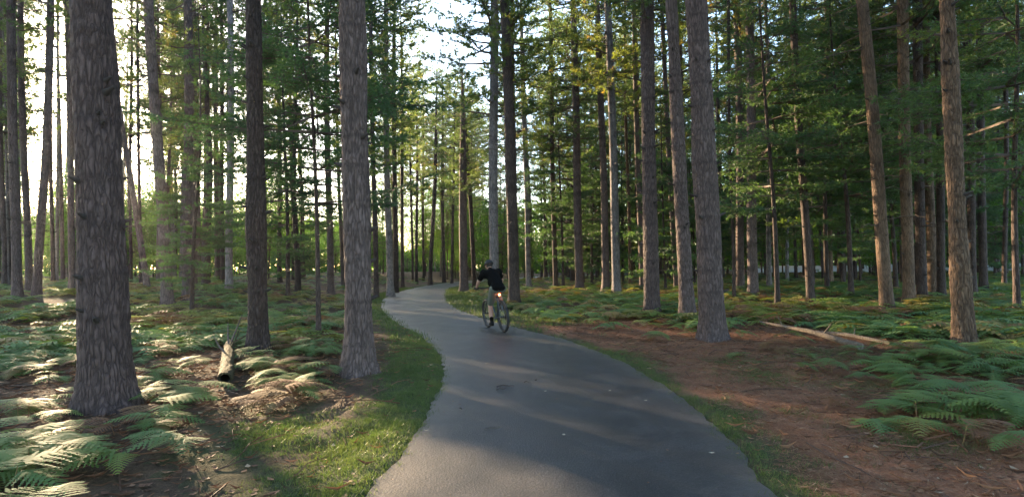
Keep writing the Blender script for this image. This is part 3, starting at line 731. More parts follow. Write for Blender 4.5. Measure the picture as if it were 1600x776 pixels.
scatter(14, fill_pine, lambda: (rr.uniform(690, 790), D_(60, 84)), 1.6)
scatter(34, lambda x, y, px: fill_pine(x, y, px, 0.55), lambda: pick_slim(), 1.1)
scatter(22, lambda x, y, px: fill_pine(x, y, px, 0.6), lambda: (rr.uniform(-60, 125), D_(24, 52)), 1.0)
scatter(36, lambda x, y, px: fill_pine(x, y, px, 0.6), lambda: (rr.uniform(1130, 1620), D_(22, 55)), 1.1)
scatter(72, fill_pine, lambda: (rr.uniform(780, 1720), D_(24, 72)), 1.6)
scatter(80, lambda x, y, px: fill_leaf(x, y, px, True), lambda: (rr.uniform(-120, 600), D_(38, 75)), 1.6, (2.2, 1.0, 7))
scatter(12, lambda x, y, px: fill_leaf(x, y, px, True), lambda: (rr.uniform(-60, 260), D_(36, 52)), 1.5, (2.2, 1.0, 7))
scatter(8, lambda x, y, px: fill_leaf(x, y, px, True), lambda: (rr.uniform(590, 690), D_(45, 80)), 1.6, (2.2, 1.0, 7))
scatter(22, fill_leaf, lambda: (rr.uniform(690, 800), D_(42, 84)), 1.6, (2.2, 1.0, 9))
scatter(95, fill_leaf, lambda: (rr.uniform(800, 1720), D_(28, 80)), 1.6, (2.2, 1.0, 9))
scatter(6, fill_lay, lambda: (rr.uniform(380, 560), D_(26, 50)), 1.8, (2.4, 1.0, 12))
scatter(30, fill_lay, lambda: (rr.uniform(850, 1680), D_(22, 60)), 1.8, (2.4, 1.0, 12))
scatter(14, fill_pine, lambda: (rr.uniform(-60, 135), D_(48, 74)), 1.5, (0, 0, 0))
scatter(12, lambda x, y, px: fill_pine(x, y, px, 0.6), lambda: (rr.uniform(-10, 130), D_(23, 45)), 0.9, (0, 0, 0))
# trees just outside the view, whose shade and crowns close the wood overhead
def side_pines(n, xr, yr):
    k = 0
    while k < n:
        x, y = rr.uniform(*xr), rr.uniform(*yr)
        if abs(x) < y * 0.98 or not ok(x, y, 2.3) or in_lane(x, y, 2.4, 8.5, 19): continue
        fill_pine(x, y, 5000); k += 1
side_pines(22, (-30, -5), (-14, 26)); side_pines(26, (5, 24), (-14, 20)); side_pines(7, (-5, 5), (-16, -4))

# far edge of the wood: one mass nobody could count
def far_wood():
    rs = np.random.default_rng(99); mb = MB(); n = 24000
    px = rs.uniform(-150, 1750, n); D = rs.uniform(88, 112, n); x = (px - 800) / F * D
    top = np.interp(px, [-150, 300, 560, 640, 720, 800, 1000, 1750], [12, 11, 9, 3.5, 8, 11, 15, 17]); top = top * (0.55 + 0.9 * n2(x, D * 0, 0.12, 77))
    z = rs.uniform(0, 1, n) ** 0.8 * top; low_ = (px > 780) & (rs.random(n) < 0.45); z = np.where(low_, rs.uniform(0, 4.5, n), z); C = np.stack([x, D, z], 1)
    per = 5; c = np.repeat(C, per, 0) + rs.normal(0, 0.5, (n * per, 3)); m = len(c)
    nrm = unit(rs.normal(0, 1, (m, 3)) + [0, -0.6, 0.5]); a = unit(np.cross(nrm, rs.normal(0, 1, (m, 3)))); b = np.cross(nrm, a); l = 0.34 * rs.uniform(0.5, 1.3, (m, 1))
    V = np.stack([c - a * l, c + b * l * 0.7, c + a * l, c - b * l * 0.7], 1).reshape(-1, 3)
    mb.add(V, np.arange(len(V)).reshape(-1, 4), 0, np.repeat(np.repeat(rs.normal(0.28, 0.25, n), per), 4))
    tag(mb.obj('distant_woods', [M_leaf]), 'far edge of the wood seen as one green mass between the trunks', kind='stuff')
far_wood()

# ------------------------------------------------------------------ ferns
def frond_geo(L, W, seed, fine=True, droop=0.25, tint=0.4):
    """one bracken blade along +X; returns vertices, triangles"""
    rs = np.random.default_rng(seed); V = []; Fc = []
    def P(t): return np.array([L * t, 0.03 * L * math.sin(3 * t + seed), L * (0.30 * t - 0.40 * t * t)])
    n = 11 if fine else 7
    def tri(a, b, c): Fc.append((len(V), len(V) + 1, len(V) + 2)); V.extend([a, b, c])
    ts = np.linspace(0.08, 0.97, n)
    for i_, t in enumerate(ts):
        o = P(t); o2 = P(min(1, t + 0.01)); f_ = unit(o2 - o)
        for sg in (-1, 1):
            l = W * (1 - t) ** 0.85 * rs.uniform(0.88, 1.1) + 0.015; sl = 0.42 + 0.35 * t
            d = unit(np.array([sl, sg * 1.0, -0.10 + rs.normal(0, 0.05)])); d = unit(d + [0, 0, f_[2] * 0.5]); nrm = unit(np.cross(d, [0, 0, 1.0]) * sg)
            perp = unit(np.cross([0, 0, 1.0], d)) ; w_ = L * 0.89 / n * 0.62
            if fine:
                m = max(2, int(l / 0.032))
                for q in range(m):
                    s = (q + 0.5) / m; c = o + d * l * s - np.array([0, 0, 0.10 * l * s * s]); pl = w_ * (1.05 - 0.75 * s) 
                    hw = d * l / m * 0.85
                    for s2 in (-1, 1): tri(c - hw, c + hw, c + perp * s2 * pl + d * pl * 0.35)
            else:
                e = o + d * l - np.array([0, 0, 0.10 * l]); mid = o + d * l * 0.35
                tri(o, mid + perp * w_ * 0.85, e); tri(o, e, mid - perp * w_ * 0.85)
    return np.array(V), np.array(Fc)
def rotz(a): c, s = math.cos(a), math.sin(a); return np.array([[c, -s, 0], [s, c, 0], [0, 0, 1.0]])
def roty(a): c, s = math.cos(a), math.sin(a); return np.array([[c, 0, s], [0, 1, 0], [-s, 0, c]])
def fern_layout(seed):
    rs = np.random.default_rng(seed); h = rs.uniform(0.10, 0.26); a0 = rs.uniform(-0.2, 0.2)
    out = [(h, a0, 1.0, rs.uniform(-0.1, 0.2))]
    for sg in (-1, 1): out.append((h * rs.uniform(0.8, 0.98), a0 + sg * rs.uniform(0.9, 1.3), rs.uniform(0.62, 0.85), rs.uniform(-0.05, 0.25)))
    if rs.random() < 0.5: out.append((h * 0.7, a0 + rs.uniform(2.4, 3.8), 0.6, 0.1))
    return h, out
def frond_mesh(seed, fine=True, k=1.0, tint=0.4):
    V, Fc = frond_geo(0.50 * k, 0.26 * k, seed, fine)
    mb = MB(); t_ = tint + 0.10 * (V[:, 0] / 0.5); mb.add(V, Fc, 0, t_)
    mb.tube([(0, 0, 0), (0.25 * k, 0, 0.025 * k), (0.5 * k, 0, -0.05 * k)], [0.004, 0.003, 0.0015], 3, 0, tint + 0.2, False)
    return mb
FROND = [frond_mesh(s, True, 1.0, t).mesh('frond', [M_fern]) for s, t in ((1, 0.22), (2, 0.35), (3, 0.5), (4, 0.30), (5, 0.93))]
STALK = MB(); STALK.tube([(-0.05, 0, -0.03), (-0.02, 0, 0.5), (0, 0, 1.0)], [0.005, 0.004, 0.003], 5, 0, 0.95); STALK = STALK.mesh('stalk', [M_fern], True)
def fern_whole(seed, fine, tint):
    """(V, F, tint) of a whole fern"""
    h, lay = fern_layout(seed); mb = MB()
    for (z, a, k, dr) in lay:
        V, Fc = frond_geo(0.50 * k, 0.26 * k, seed + int(a * 10), fine); V = V @ roty(dr).T @ rotz(a).T + [0, 0, z]; mb.add(V, Fc, 0, tint + 0.1 * np.abs(V[:, 0]))
    if fine: mb.tube([(-0.04, 0, -0.03), (-0.02, 0, h * 0.5), (0, 0, h)], [0.004, 0.003, 0.003], 3, 0, 0.95, False)
    return mb
FERN_V = [fern_whole(s, True, t) for s, t in ((101, 0.20), (102, 0.32), (103, 0.45), (104, 0.28), (105, 0.95), (106, 0.40))]
FERN_ME = [m.mesh('fern', [M_fern]) for m in FERN_V]
FERN_LO = [fern_whole(s, False, t) for s, t in ((201, 0.20), (202, 0.32), (203, 0.45), (204, 0.28), (205, 0.90), (206, 0.40), (207, 0.15))]

def fern_density(x, y):
    sd, d = path_dist(x, y); nz = n2(x, y, 0.55, 61, 2)
    left = smooth(0.9, 1.6, d + 0.5 * (nz - 0.5) - 0.30 * (y < 7.5)) * smooth(0.39, 0.52, nz + 0.06 * (y < 6.5))
    rf = smooth(0.9, 1.8, d) * smooth(13.5, 15.5, y) * (0.55 + 0.45 * smooth(0.3, 0.5, nz))
    rn = smooth(2.7, 4.0, d + 2 * (nz - 0.5) + 0.9 * (y < 8) + 0.7 * (y < 5.8)) * (y <= 14.5) * smooth(0.30, 0.46, nz)
    rn2 = 0.10 * smooth(0.8, 2.0, d) * (y > 7)
    return np.where(sd < 0, left, np.maximum(np.maximum(rf, rn), rn2)) * (d > 0.3)
rs = np.random.default_rng(62); pts = []
for (D0, D1, dens) in ((2.6, 8, 16.0), (8, 16, 14.0), (16, 30, 6.5), (30, 55, 2.0)):
    area = 0.5 * 2 * 1.02 * (D1 ** 2 - D0 ** 2); n_ = int(area * dens)
    y = np.sqrt(rs.uniform(D0 ** 2, D1 ** 2, n_)); x = rs.uniform(-1.02, 1.02, n_) * y
    k = rs.random(n_) < fern_density(x, y); pts.append(np.stack([x[k], y[k]], 1))
pts = np.concatenate(pts); dist = np.hypot(pts[:, 0], pts[:, 1]); pts = pts[np.argsort(dist)]
# not inside a near trunk
for k_, (bx, by) in enumerate(placed[:7]):
    pts = pts[np.hypot(pts[:, 0] - bx, pts[:, 1] - by) > 0.36]
    if k_ in (0, 2, 3, 6): f_ = np.array([bx, by]) * (1 - 0.45 / by); pts = pts[np.hypot(pts[:, 0] - f_[0] - 0.12, pts[:, 1] - f_[1]) > 0.50]
LG = [gp_(1188, 511)[:2], gp_(1345, 553)[:2], gp_(1262, 522)[:2], gp_(1392, 541)[:2]]
for i_ in (0, 2):
    for q in np.linspace(-0.02, 1.0, 16):
        c_ = (LG[i_] + (LG[i_ + 1] - LG[i_]) * q) * (0.97 if i_ == 0 else 0.99); pts = pts[np.hypot(*(pts - c_).T) > 0.42]
LOGP = [gp_(352, 604)[:2], gp_(359, 548)[:2]]
for q in np.linspace(-0.6, 1.0, 11): c_ = LOGP[0] + (LOGP[1] - LOGP[0]) * q; pts = pts[np.hypot(*(pts - c_).T) > 0.36]
vis = []
for p in pts[:2500]:
    u_, v_ = to_pix((p[0], p[1], 0.3)); vis.append(-30 < u_ < 1630 and v_ < 830)
vis = np.array(vis); head_ = pts[:2500][vis]; indiv = head_[:300]; mass = np.concatenate([head_[300:], pts[2500:]])
zi = T(indiv[:, 0], indiv[:, 1]); patch = n2(indiv[:, 0], indiv[:, 1], 0.7, 66, 2)
SZ = lambda s_: 'small ' if s_ < 0.92 else 'large ' if s_ > 1.1 else ''
def fern_place(u_, v_, y):
    if u_ < 560:
        w_ = 'before the thickest trunk' if u_ < 300 and y < 5.6 else 'round the thickest trunk' if u_ < 330 else 'round the hollow log' if u_ < 470 else 'at the foot of the scaly verge pine'
        return w_ + (' close by' if y < 5.6 else '' if y < 7.5 else ' farther back')
    if u_ < 1150: return 'on the needle bed beside the path'
    if y < 5.2: return 'at the near right end of the red needle bed'
    if y < 6.6: return 'right of the red needle bed close by'
    if y < 8.6: return 'in front of the warm brown pine' if u_ > 1400 else 'between the needle bed and the warm brown pine'
    return 'beside the warm brown pine' if u_ > 1400 else 'round the fallen pale log'
for k, (x, y) in enumerate(indiv):
    u_, v_ = to_pix((x, y, 0.3)); brown = patch[k] > 0.56 and rs.random() < 0.7
    vi = 4 if brown else int(rs.choice([0, 1, 2, 3, 5])); sc = rs.uniform(0.5, 1.08); az = rs.uniform(0, 6.28)
    lab = f"{SZ(sc)}{'withered brown' if brown else 'yellowish' if vi == 2 else 'light green' if vi == 5 else 'dark green' if vi == 0 else 'green'} bracken fern {fern_place(u_, v_, y)}"
    grp = 'bracken ferns on the forest floor'
    if k < 70:
        e = root('fern', (x, y, zi[k] - 0.02), None, az); e.scale = (sc,) * 3; h, lay = fern_layout(101 + vi)
        s = link('stalk', STALK, e); s.scale = (1, 1, h)
        for q, (z_, a, kk, dr) in enumerate(lay):
            f_ = link('frond', FROND[4 if brown else [1, 0, 2, 3][(vi + q) % 4]], e); f_.location = (0, 0, z_); f_.scale = (kk,) * 3; f_.rotation_euler = (0, dr, a)
    else:
        e = link('fern', FERN_ME[vi]); e.location = (x, y, zi[k] - 0.02); e.rotation_euler = (rs.normal(0, 0.08), rs.normal(0, 0.08), az); e.scale = (sc,) * 3
    tag(e, lab, 'fern', grp)
def scatter_mb(pts, kit, scl, tvar, name, mats, kindlabel, zoff=-0.02, tint_fn=None, seed=1):
    rs = np.random.default_rng(seed); z = T(pts[:, 0], pts[:, 1]); mb = MB(); ch = rs.integers(0, len(kit), len(pts))
    ti = rs.normal(0, tvar, len(pts)) + (tint_fn(pts[:, 0], pts[:, 1]) if tint_fn is not None else 0)
    for c_, K_ in enumerate(kit):
        m = np.where(ch == c_)[0]
        if not len(m): continue
        V = np.concatenate(K_.v); L = np.concatenate(K_.l); t = np.concatenate(K_.t); sz = K_.s[0][0] if len(set(np.concatenate(K_.s))) == 1 else 3
        a = rs.uniform(0, 2 * PI, len(m)); s = rs.uniform(*scl, len(m)); ca, sa = np.cos(a) * s, np.sin(a) * s
        W = np.stack([V[None, :, 0] * ca[:, None] - V[None, :, 1] * sa[:, None] + pts[m, 0][:, None],
                      V[None, :, 0] * sa[:, None] + V[None, :, 1] * ca[:, None] + pts[m, 1][:, None],
                      V[None, :, 2] * s[:, None] + z[m][:, None] + zoff], -1).reshape(-1, 3)
        Fc = (L.reshape(-1, sz)[None] + (np.arange(len(m)) * len(V))[:, None, None]).reshape(-1, sz)
        mb.add(W, Fc, 0, (t[None] + ti[m][:, None]).ravel())
    return tag(mb.obj(name, mats), kindlabel, kind='stuff')
brownf = lambda x, y: np.where(n2(x, y, 0.5, 66, 2) > 0.56, 0.45, 0.0)
scatter_mb(mass, FERN_LO, (0.65, 1.25), 0.06, 'ferns', [M_fern], 'dense cover of bracken ferns over the forest floor beyond the single plants', tint_fn=brownf)
print('ferns', len(indiv), len(mass))

# ------------------------------------------------------------------ grass and litter
def blades(seed, n, h, w_, spread, lean=0.35):
    rs = np.random.default_rng(seed); mb = MB(); p = rs.normal(0, spread, (n, 2)); d = rs.normal(0, lean, (n, 2)); hh = h * rs.uniform(0.5, 1.2, n); a = rs.uniform(0, PI, n)
    o = np.column_stack([p, np.zeros(n)]); sx = np.column_stack([np.cos(a), np.sin(a), 0 * a]) * w_ / 2; tip = o + np.column_stack([d * hh[:, None], hh])
    V = np.stack([o - sx, o + sx, tip], 1).reshape(-1, 3); mb.add(V, np.arange(3 * n).reshape(-1, 3), 0, np.repeat(rs.normal(0.45, 0.1, n), 3)); return mb
GR = [blades(s, 16, 0.036, 0.0055, 0.035, 0.5) for s in range(4)]
GR2 = [blades(s, 10, 0.09, 0.012, 0.07) for s in range(4)]
def area_pts(n_, y0, y1, x0=-1.02, x1=1.02, seed=0):
    rs = np.random.default_rng(seed); y = np.sqrt(rs.uniform(y0 ** 2, y1 ** 2, n_)); return rs.uniform(x0, x1, n_) * y, y, rs.random(n_)
def grass_prob(x, y):
    sd, d = path_dist(x, y); wob = n2(x, y, 0.9, 21) - 0.5; nz = n2(x, y, 2.5, 22, 2)
    g = np.where(sd < 0, 1 - smooth(0.4, 1.05, d + 0.8 * wob), np.where(y > 13.5, 1 - smooth(1.0, 2.6, d + wob), 0.6 * (1 - smooth(0.05, 0.45, d + 0.9 * wob))))
    g = np.maximum(g, 0.8 * patches(x, y))
    return (g * (0.4 + 0.6 * smooth(0.35, 0.55, nz)) + 0.05 * smooth(0.55, 0.7, nz)) * np.where(d > 0, 1, 0.8 * smooth(-0.13, 0.0, d))
x, y, u_ = area_pts(80000, 2.9, 11, -0.5, 0.85, 71); m = u_ < grass_prob(x, y); gp = np.stack([x[m], y[m]], 1)
dryf = lambda x, y: 0.28 * (n2(x, y, 1.7, 23, 2) - 0.45)
scatter_mb(gp[:16000], GR, (0.6, 1.3), 0.06, 'grass', [M_grass], 'short mown grass along both edges of the path', -0.01, dryf, 5)
x, y, u_ = area_pts(26000, 11, 40, -0.5, 0.35, 72); m = u_ < grass_prob(x, y); gp2 = np.stack([x[m], y[m]], 1)
scatter_mb(gp2[:9000], GR2, (0.8, 1.5), 0.06, 'grass', [M_grass], 'grass on the inner curve and far verges of the path', -0.01, dryf, 6)
print('grass', len(gp), len(gp2))
def leafbit(seed, l, w_):
    rs = np.random.default_rng(seed); mb = MB(); c = rs.uniform(0.1, 0.4) * l
    V = np.array([[-l / 2, 0, c * 0.6], [0, w_ / 2, 0.2 * c], [l / 2, 0, c * 0.5], [0, -w_ / 2, 0.3 * c], [0, 0, 0]]) + [0, 0, 0.006]
    mb.add(V, [[0, 4, 1], [1, 4, 2], [2, 4, 3], [3, 4, 0]], 0, rs.uniform(0.3, 0.7)); return mb
LB = [leafbit(s, 0.055, 0.03) for s in range(4)] + [leafbit(9, 0.10, 0.008), leafbit(10, 0.13, 0.006)]
x, y, u_ = area_pts(60000, 2.9, 15, -1.0, 1.0, 73); sd_, d_ = path_dist(x, y)
m = (u_ < np.where(d_ > 0.12, np.where(sd_ < 0, 0.15 + 0.75 * smooth(0.9, 1.9, d_), 0.25 + 0.7 * smooth(0.2, 0.7, d_)), 0.0)); lp = np.stack([x[m], y[m]], 1)[:30000]
scatter_mb(lp, LB, (0.6, 1.6), 0.2, 'leaf_litter', [M_litter], 'dead leaves and needle clusters strewn over the forest floor', 0.0, None, 7)
x, y, u_ = area_pts(9000, 3.0, 22, -0.6, 0.6, 83); sd_, d_ = path_dist(x, y); m = (d_ < -0.04) & (u_ < 0.035 + 0.8 * np.exp(d_ / 0.12)); pp = np.stack([x[m], y[m]], 1)
scatter_mb(pp, [leafbit(s, 0.024, 0.014) for s in range(3)] + [leafbit(9, 0.045, 0.004)], (0.5, 1.4), 0.2, 'path_debris', [M_litter], 'crumbs of leaves and needles lying on the asphalt', 0.058, None, 17)
def twigbit(seed):
    rs = np.random.default_rng(seed); mb = MB(); l = rs.uniform(0.12, 0.45); P = np.array([[-l, 0, 0.01], [-l * .2, rs.normal(0, .04), 0.03], [l * .4, rs.normal(0, .04), 0.025], [l, 0, 0.01]]); mb.tube(P, [.007, .006, .005, .002], 3, 0, rs.uniform(0.1, 0.5), False)
    mb.l = [np.column_stack([q.reshape(-1, 4)[:, [0, 1, 2]], q.reshape(-1, 4)[:, [0, 2, 3]]]).reshape(-1) for q in mb.l]; mb.s = [np.full(len(mb.l[0]) // 3, 3, np.int32)]; mb.m = [np.zeros(len(mb.l[0]) // 3, np.int32)]; return mb
x, y, u_ = area_pts(2600, 3.0, 16, -1, 1, 84); sd_, d_ = path_dist(x, y); m = (d_ > 0.5)
scatter_mb(np.stack([x[m], y[m]], 1)[:900], [twigbit(s) for s in range(6)], (0.6, 1.3), 0.1, 'twig_litter', [M_litter], 'fallen twigs scattered over the forest floor', 0.0, None, 18)
# needle litter: fine slivers over the red bed
SL = [blades(s + 40, 22, 0.012, 0.05, 0.11, 6.0) for s in range(3)]
x, y, u_ = area_pts(30000, 3.0, 15, 0.1, 0.9, 74); sd_, d_ = path_dist(x, y); m = (sd_ > 0) & (d_ > 0.25) & (d_ < 5.5) & (u_ < 0.8)
def needle_bits(seed):
    rs = np.random.default_rng(seed); mb = MB(); n = 18; p = rs.normal(0, 0.07, (n, 2)); a = rs.uniform(0, 2 * PI, n); l = rs.uniform(0.04, 0.09, n)
    o = np.column_stack([p, rs.uniform(0.004, 0.02, n)]); d = np.column_stack([np.cos(a) * l, np.sin(a) * l, rs.normal(0, 0.006, n)]); s = np.column_stack([-np.sin(a), np.cos(a), 0 * a]) * 0.0022
    V = np.stack([o - s, o + s, o + d], 1).reshape(-1, 3); mb.add(V, np.arange(3 * n).reshape(-1, 3), 0, np.repeat(rs.uniform(0.35, 0.9, n), 3)); return mb
scatter_mb(np.stack([x[m], y[m]], 1)[:9000], [needle_bits(s) for s in range(4)], (0.7, 1.3), 0.08, 'needle_litter', [M_litter], 'fallen rust coloured pine needles covering the bed right of the path', 0.004, None, 8)

# ------------------------------------------------------------------ logs, twigs, bits on the path
def gnarly_log(P, rad, name, mats, parent=None, seg=22, seed=1, hollow=False, amp=0.36):
    P = np.asarray(P, float); n = 40; t = np.linspace(0, len(P) - 1, n); C = np.stack([np.interp(t, np.arange(len(P)), P[:, c]) for c in range(3)], 1); R_ = np.interp(t, np.arange(len(P)), rad)
    mb = MB(); mb.tube(C, R_, seg, 0, 0.5, not hollow); V = mb.v[0].copy(); c = np.repeat(C, seg, 0); d = V - c
    V = c + d * (1 - amp / 2 + amp * fbm(V * [14, 14, 14], seed, 3))[:, None]; mb.v[0] = V.astype(np.float32)
    if hollow:
        Vi = c + (V - c) * 0.72; k = np.arange(n - 1)[:, None] * seg; j = np.arange(seg)[None]; l = (j + 1) % seg
        mb.add(Vi[: seg * 12], np.stack([k[:11] + j, k[:11] + seg + j, k[:11] + seg + l, k[:11] + l], -1).reshape(-1, 4), 1, 0.2)
        rim = np.vstack([V[:seg], Vi[:seg]]); mb.add(rim, [[x_, (x_ + 1) % seg, seg + (x_ + 1) % seg, seg + x_] for x_ in range(seg)], 0, 0.3)
        mb.add(np.vstack([Vi[seg * 11: seg * 12], C[11][None]]), [[x_, (x_ + 1) % seg, seg] for x_ in range(seg)], 1, 0.1)
    return mb.obj(name, mats, parent, True)
M_pale = bark_mat('bare_pale_wood', (0.09, 0.068, 0.05), (0.19, 0.15, 0.115), (0.30, 0.245, 0.19), 1.6)
M_moss = bark_mat('mossy_wood', (0.03, 0.026, 0.014), (0.085, 0.07, 0.033), (0.16, 0.135, 0.07), 1.6)
a, b, c = gp_(1188, 511, 0.12), gp_(1265, 528, 0.13), gp_(1345, 553, 0.12)
e = root('fallen_log', (0, 0, 0)); e.location = tuple(b); rel = [a - b, c * 0, c - b]
gnarly_log(rel, [0.022, 0.042, 0.055], 'trunk', [M_pale, M_knot], e, seed=3)
mb = MB(); mb.tube([rel[1] * 0.4 + rel[2] * 0.3, rel[2] * 0.5 + [0.1, 0.2, 0.22]], [0.02, 0.006], 6); mb.obj('broken_branch', [M_pale], e)
mb = MB(); mb.tube([rel[0] * 0.5, rel[0] * 0.45 + [-0.1, 0.1, 0.2]], [0.014, 0.005], 6); mb.obj('broken_branch', [M_pale], e)
tag(e, 'pale barkless log lying on the ferns behind the red needle bed', 'log')
a, c = gp_(1262, 522, 0.06), gp_(1392, 541, 0.05); e = root('fallen_log', a); gnarly_log([a * 0, (c - a) * 0.5 + [0, 0, 0.04], c - a], [0.03, 0.04, 0.028], 'trunk', [M_pale, M_knot], e, seed=5)
mb = MB(); mb.tube([(c - a) * 0.6 + [0, 0, .03], (c - a) * 0.7 + [0, 0.2, 0.18]], [0.012, 0.004], 6); mb.obj('broken_branch', [M_pale], e)
tag(e, 'thin pale pole lying behind the barkless log', 'log')
a, c = gp_(352, 604, 0.10), gp_(359, 548, 0.14); e = root('hollow_log', a); gnarly_log([a * 0, (c - a) * 0.5, c - a], [0.088, 0.085, 0.07], 'trunk', [M_moss, M_knot], e, seed=8, hollow=True, amp=0.8)
for k_, (f_, d_x, d_z, d_y) in enumerate(((0.55, -0.28, 0.30, 0.1), (0.7, 0.22, 0.36, -0.1), (0.8, -0.12, 0.42, 0.2), (0.95, 0.30, 0.20, 0.2), (0.9, 0.05, 0.5, 0.35))):
    o = (c - a) * f_; mb = MB(); mb.tube([o, o + [d_x * 0.6, d_y * 0.5, d_z * 0.5], o + [d_x, d_y, d_z]], [0.020, 0.013, 0.005], 6); mb.obj('broken_branch', [M_moss if k_ % 2 else M_twig], e)
tag(e, 'short mossy hollow log with broken branches, its dark open end towards the path', 'log')
def stick(px, py, L, a, r, label, name='twig', m=None, grp='small debris on the path'):
    p = gp_(px, py, 0.0); p[2] = 0.034 + r; mb = MB(); d = np.array([math.cos(a), math.sin(a), 0]) * L / 2; nrm = np.array([-d[1], d[0], 0])
    mb.tube([-d, -d * 0.3 + nrm * 0.15 + [0, 0, r], d * 0.4 - nrm * 0.1, d], [r, r * 0.9, r * 0.7, r * 0.4], 5); mb.tube([d * 0.1, d * 0.35 + nrm * 0.5], [r * 0.6, r * 0.3], 4)
    o = mb.obj(name, [m or M_knot]); o.location = tuple(p); tag(o, label, 'twig', grp)
stick(790, 612, 0.22, 0.25, 0.010, 'dark forked twig lying in the middle of the path'); stick(783, 617, 0.12, 0.5, 0.008, 'short dark twig beside the forked twig on the path')
stick(824, 605, 0.09, 0.1, 0.007, 'small dark twig right of the forked twig on the path'); stick(838, 602, 0.05, 1.0, 0.007, 'tiny dark bit farthest right of the forked twig')
stick(720, 648, 0.07, 2.0, 0.007, 'tiny dark bit near the left edge of the path'); stick(770, 680, 0.16, 0.35, 0.004, 'thin faint twig in front of the forked twig')
for px, py, lab in ((666, 679, 'small pale leaf near the left edge of the path'), (1009, 635, 'small pale leaf near the right edge of the path'), (953, 619, 'tiny pale leaf right of the path centre'),
                    (881, 691, 'tiny pale chip on the asphalt near the camera'), (1112, 721, 'pale chip near the right edge close to the camera'), (852, 620, 'tiny tan leaf right of the dark twigs'), (760, 575, 'tan leaf behind the forked twig')):
    p = gp_(px, py); K_ = leafbit(int(px), 0.05, 0.032); o = K_.obj('fallen_leaf', [simple('pale_leaf', (0.42, 0.36, 0.28), 0.7)]); o.location = (p[0], p[1], 0.032); o.rotation_euler = (0, 0, px)
    tag(o, lab, 'leaf', 'small debris on the path')

# ------------------------------------------------------------------ bicycle
M_rub = simple('tyre_rubber', (0.012, 0.012, 0.013), 0.7); M_rim = simple('rim_metal', (0.06, 0.06, 0.065), 0.4, 0.6); M_frame = simple('frame_paint', (0.035, 0.06, 0.075), 0.35)
M_blk = simple('black_plastic', (0.015, 0.015, 0.016), 0.5); M_steel = simple('steel', (0.45, 0.45, 0.46), 0.3, 1.0); M_skin = simple('skin', (0.33, 0.185, 0.135), 0.6)
M_shirt = simple('black_cotton', (0.004, 0.004, 0.004), 1.0); M_short = simple('olive_cloth', (0.085, 0.095, 0.075), 0.9); M_shoe = simple('shoe_black', (0.013, 0.012, 0.012), 0.7)
for m_ in (M_shirt, M_shoe): m_.node_tree.nodes['Principled BSDF'].inputs['Specular IOR Level'].default_value = 0.1
M_helm = simple('helmet_black', (0.006, 0.006, 0.007), 0.6); M_lamp = simple('red_lamp', (0.8, 0.08, 0.02), 0.3, 0, (1.0, 0.10, 0.02), 5.0); M_lamp_c = simple('lamp_core', (1, 0.5, 0.3), 0.3, 0, (1.0, 0.36, 0.12), 9.0)
HEAD = math.radians(90 + 21)
bp0 = ground_at(788, 521); bp0[2] = 0.03
bike = root('bicycle', bp0); bike.rotation_mode = 'XYZ'; bike.rotation_euler = (math.radians(-4), 0, HEAD)
WR = 0.345; WB = 1.10; RH = np.array([0, 0, WR]); FH = np.array([WB, 0, WR]); BB = np.array([0.43, 0, 0.295]); SC = np.array([0.215, 0, 0.80]); HT = np.array([0.80, 0, 0.86]); HB = np.array([0.845, 0, 0.73])
def wheel(c):
    w_ = MB(); w_.torus(c, WR - 0.025, 0.028, 56, 10); t = w_.obj('tyre', [M_rub], None, True); return t
for c in (RH, FH):
    we = bpy.data.objects.new('wheel', None); COL.objects.link(we); we.parent = bike; we.location = tuple(c)
    w_ = MB(); w_.torus((0, 0, 0), WR - 0.032, 0.033, 56, 10)
    for q in range(72):
        a = q / 72 * 2 * PI; w_.box((math.cos(a) * (WR - 0.001), (-1) ** q * 0.010, math.sin(a) * (WR - 0.001)), (0.006, 0.010, 0.012), 0, roty(-a))
    w_.obj('tyre', [M_rub], we, True)
    w_ = MB(); w_.torus((0, 0, 0), WR - 0.058, 0.011, 56, 6); w_.obj('rim', [M_rim], we, True)
    w_ = MB()
    for q in range(28):
        a = q / 28 * 2 * PI; w_.tube([(0.02 * math.cos(a + 1.2), (-1) ** q * 0.028, 0.02 * math.sin(a + 1.2)), (math.cos(a) * (WR - 0.06), 0, math.sin(a) * (WR - 0.06))], 0.0013, 3, 0, 0.5, False)
    w_.obj('spokes', [M_steel], we)['kind'] = 'stuff'
    w_ = MB(); w_.tube([(0, -0.05, 0), (0, 0.05, 0)], 0.022, 12); w_.tube([(0, -0.012 - 0.045, 0), (0, -0.055, 0)], 0.075 if c is RH else 0.06, 18); w_.obj('hub', [M_blk], we, True)
def pt(name, m, tubes, parent=bike, sm=True):
    w_ = MB()
    for t in tubes: w_.tube(*t)
    return w_.obj(name, m if isinstance(m, list) else [m], parent, sm)
pt('frame', M_frame, [([BB, SC], 0.017, 12), ([BB, HB], 0.024, 12), ([SC - [-.01, 0, .05], HT], 0.019, 12), ([HB, HT], 0.024, 12),
    ([BB + [-.04, .04, 0], RH + [0, .06, 0]], 0.011, 8), ([BB + [-.04, -.04, 0], RH + [0, -.06, 0]], 0.011, 8), ([SC + [0, .02, -.06], RH + [0, .06, 0]], 0.009, 8), ([SC + [0, -.02, -.06], RH + [0, -.06, 0]], 0.009, 8), ([BB + [0, -.04, 0], BB + [0, .04, 0]], 0.025, 12)])
pt('fork', M_blk, [([HB + [0, .0, -.01], HB + [.01, .06, -.05]], 0.016, 8), ([HB + [0, .0, -.01], HB + [.01, -.06, -.05]], 0.016, 8), ([HB + [.01, .06, -.05], FH + [0, .06, 0]], 0.015, 8), ([HB + [.01, -.06, -.05], FH + [0, -.06, 0]], 0.015, 8)])
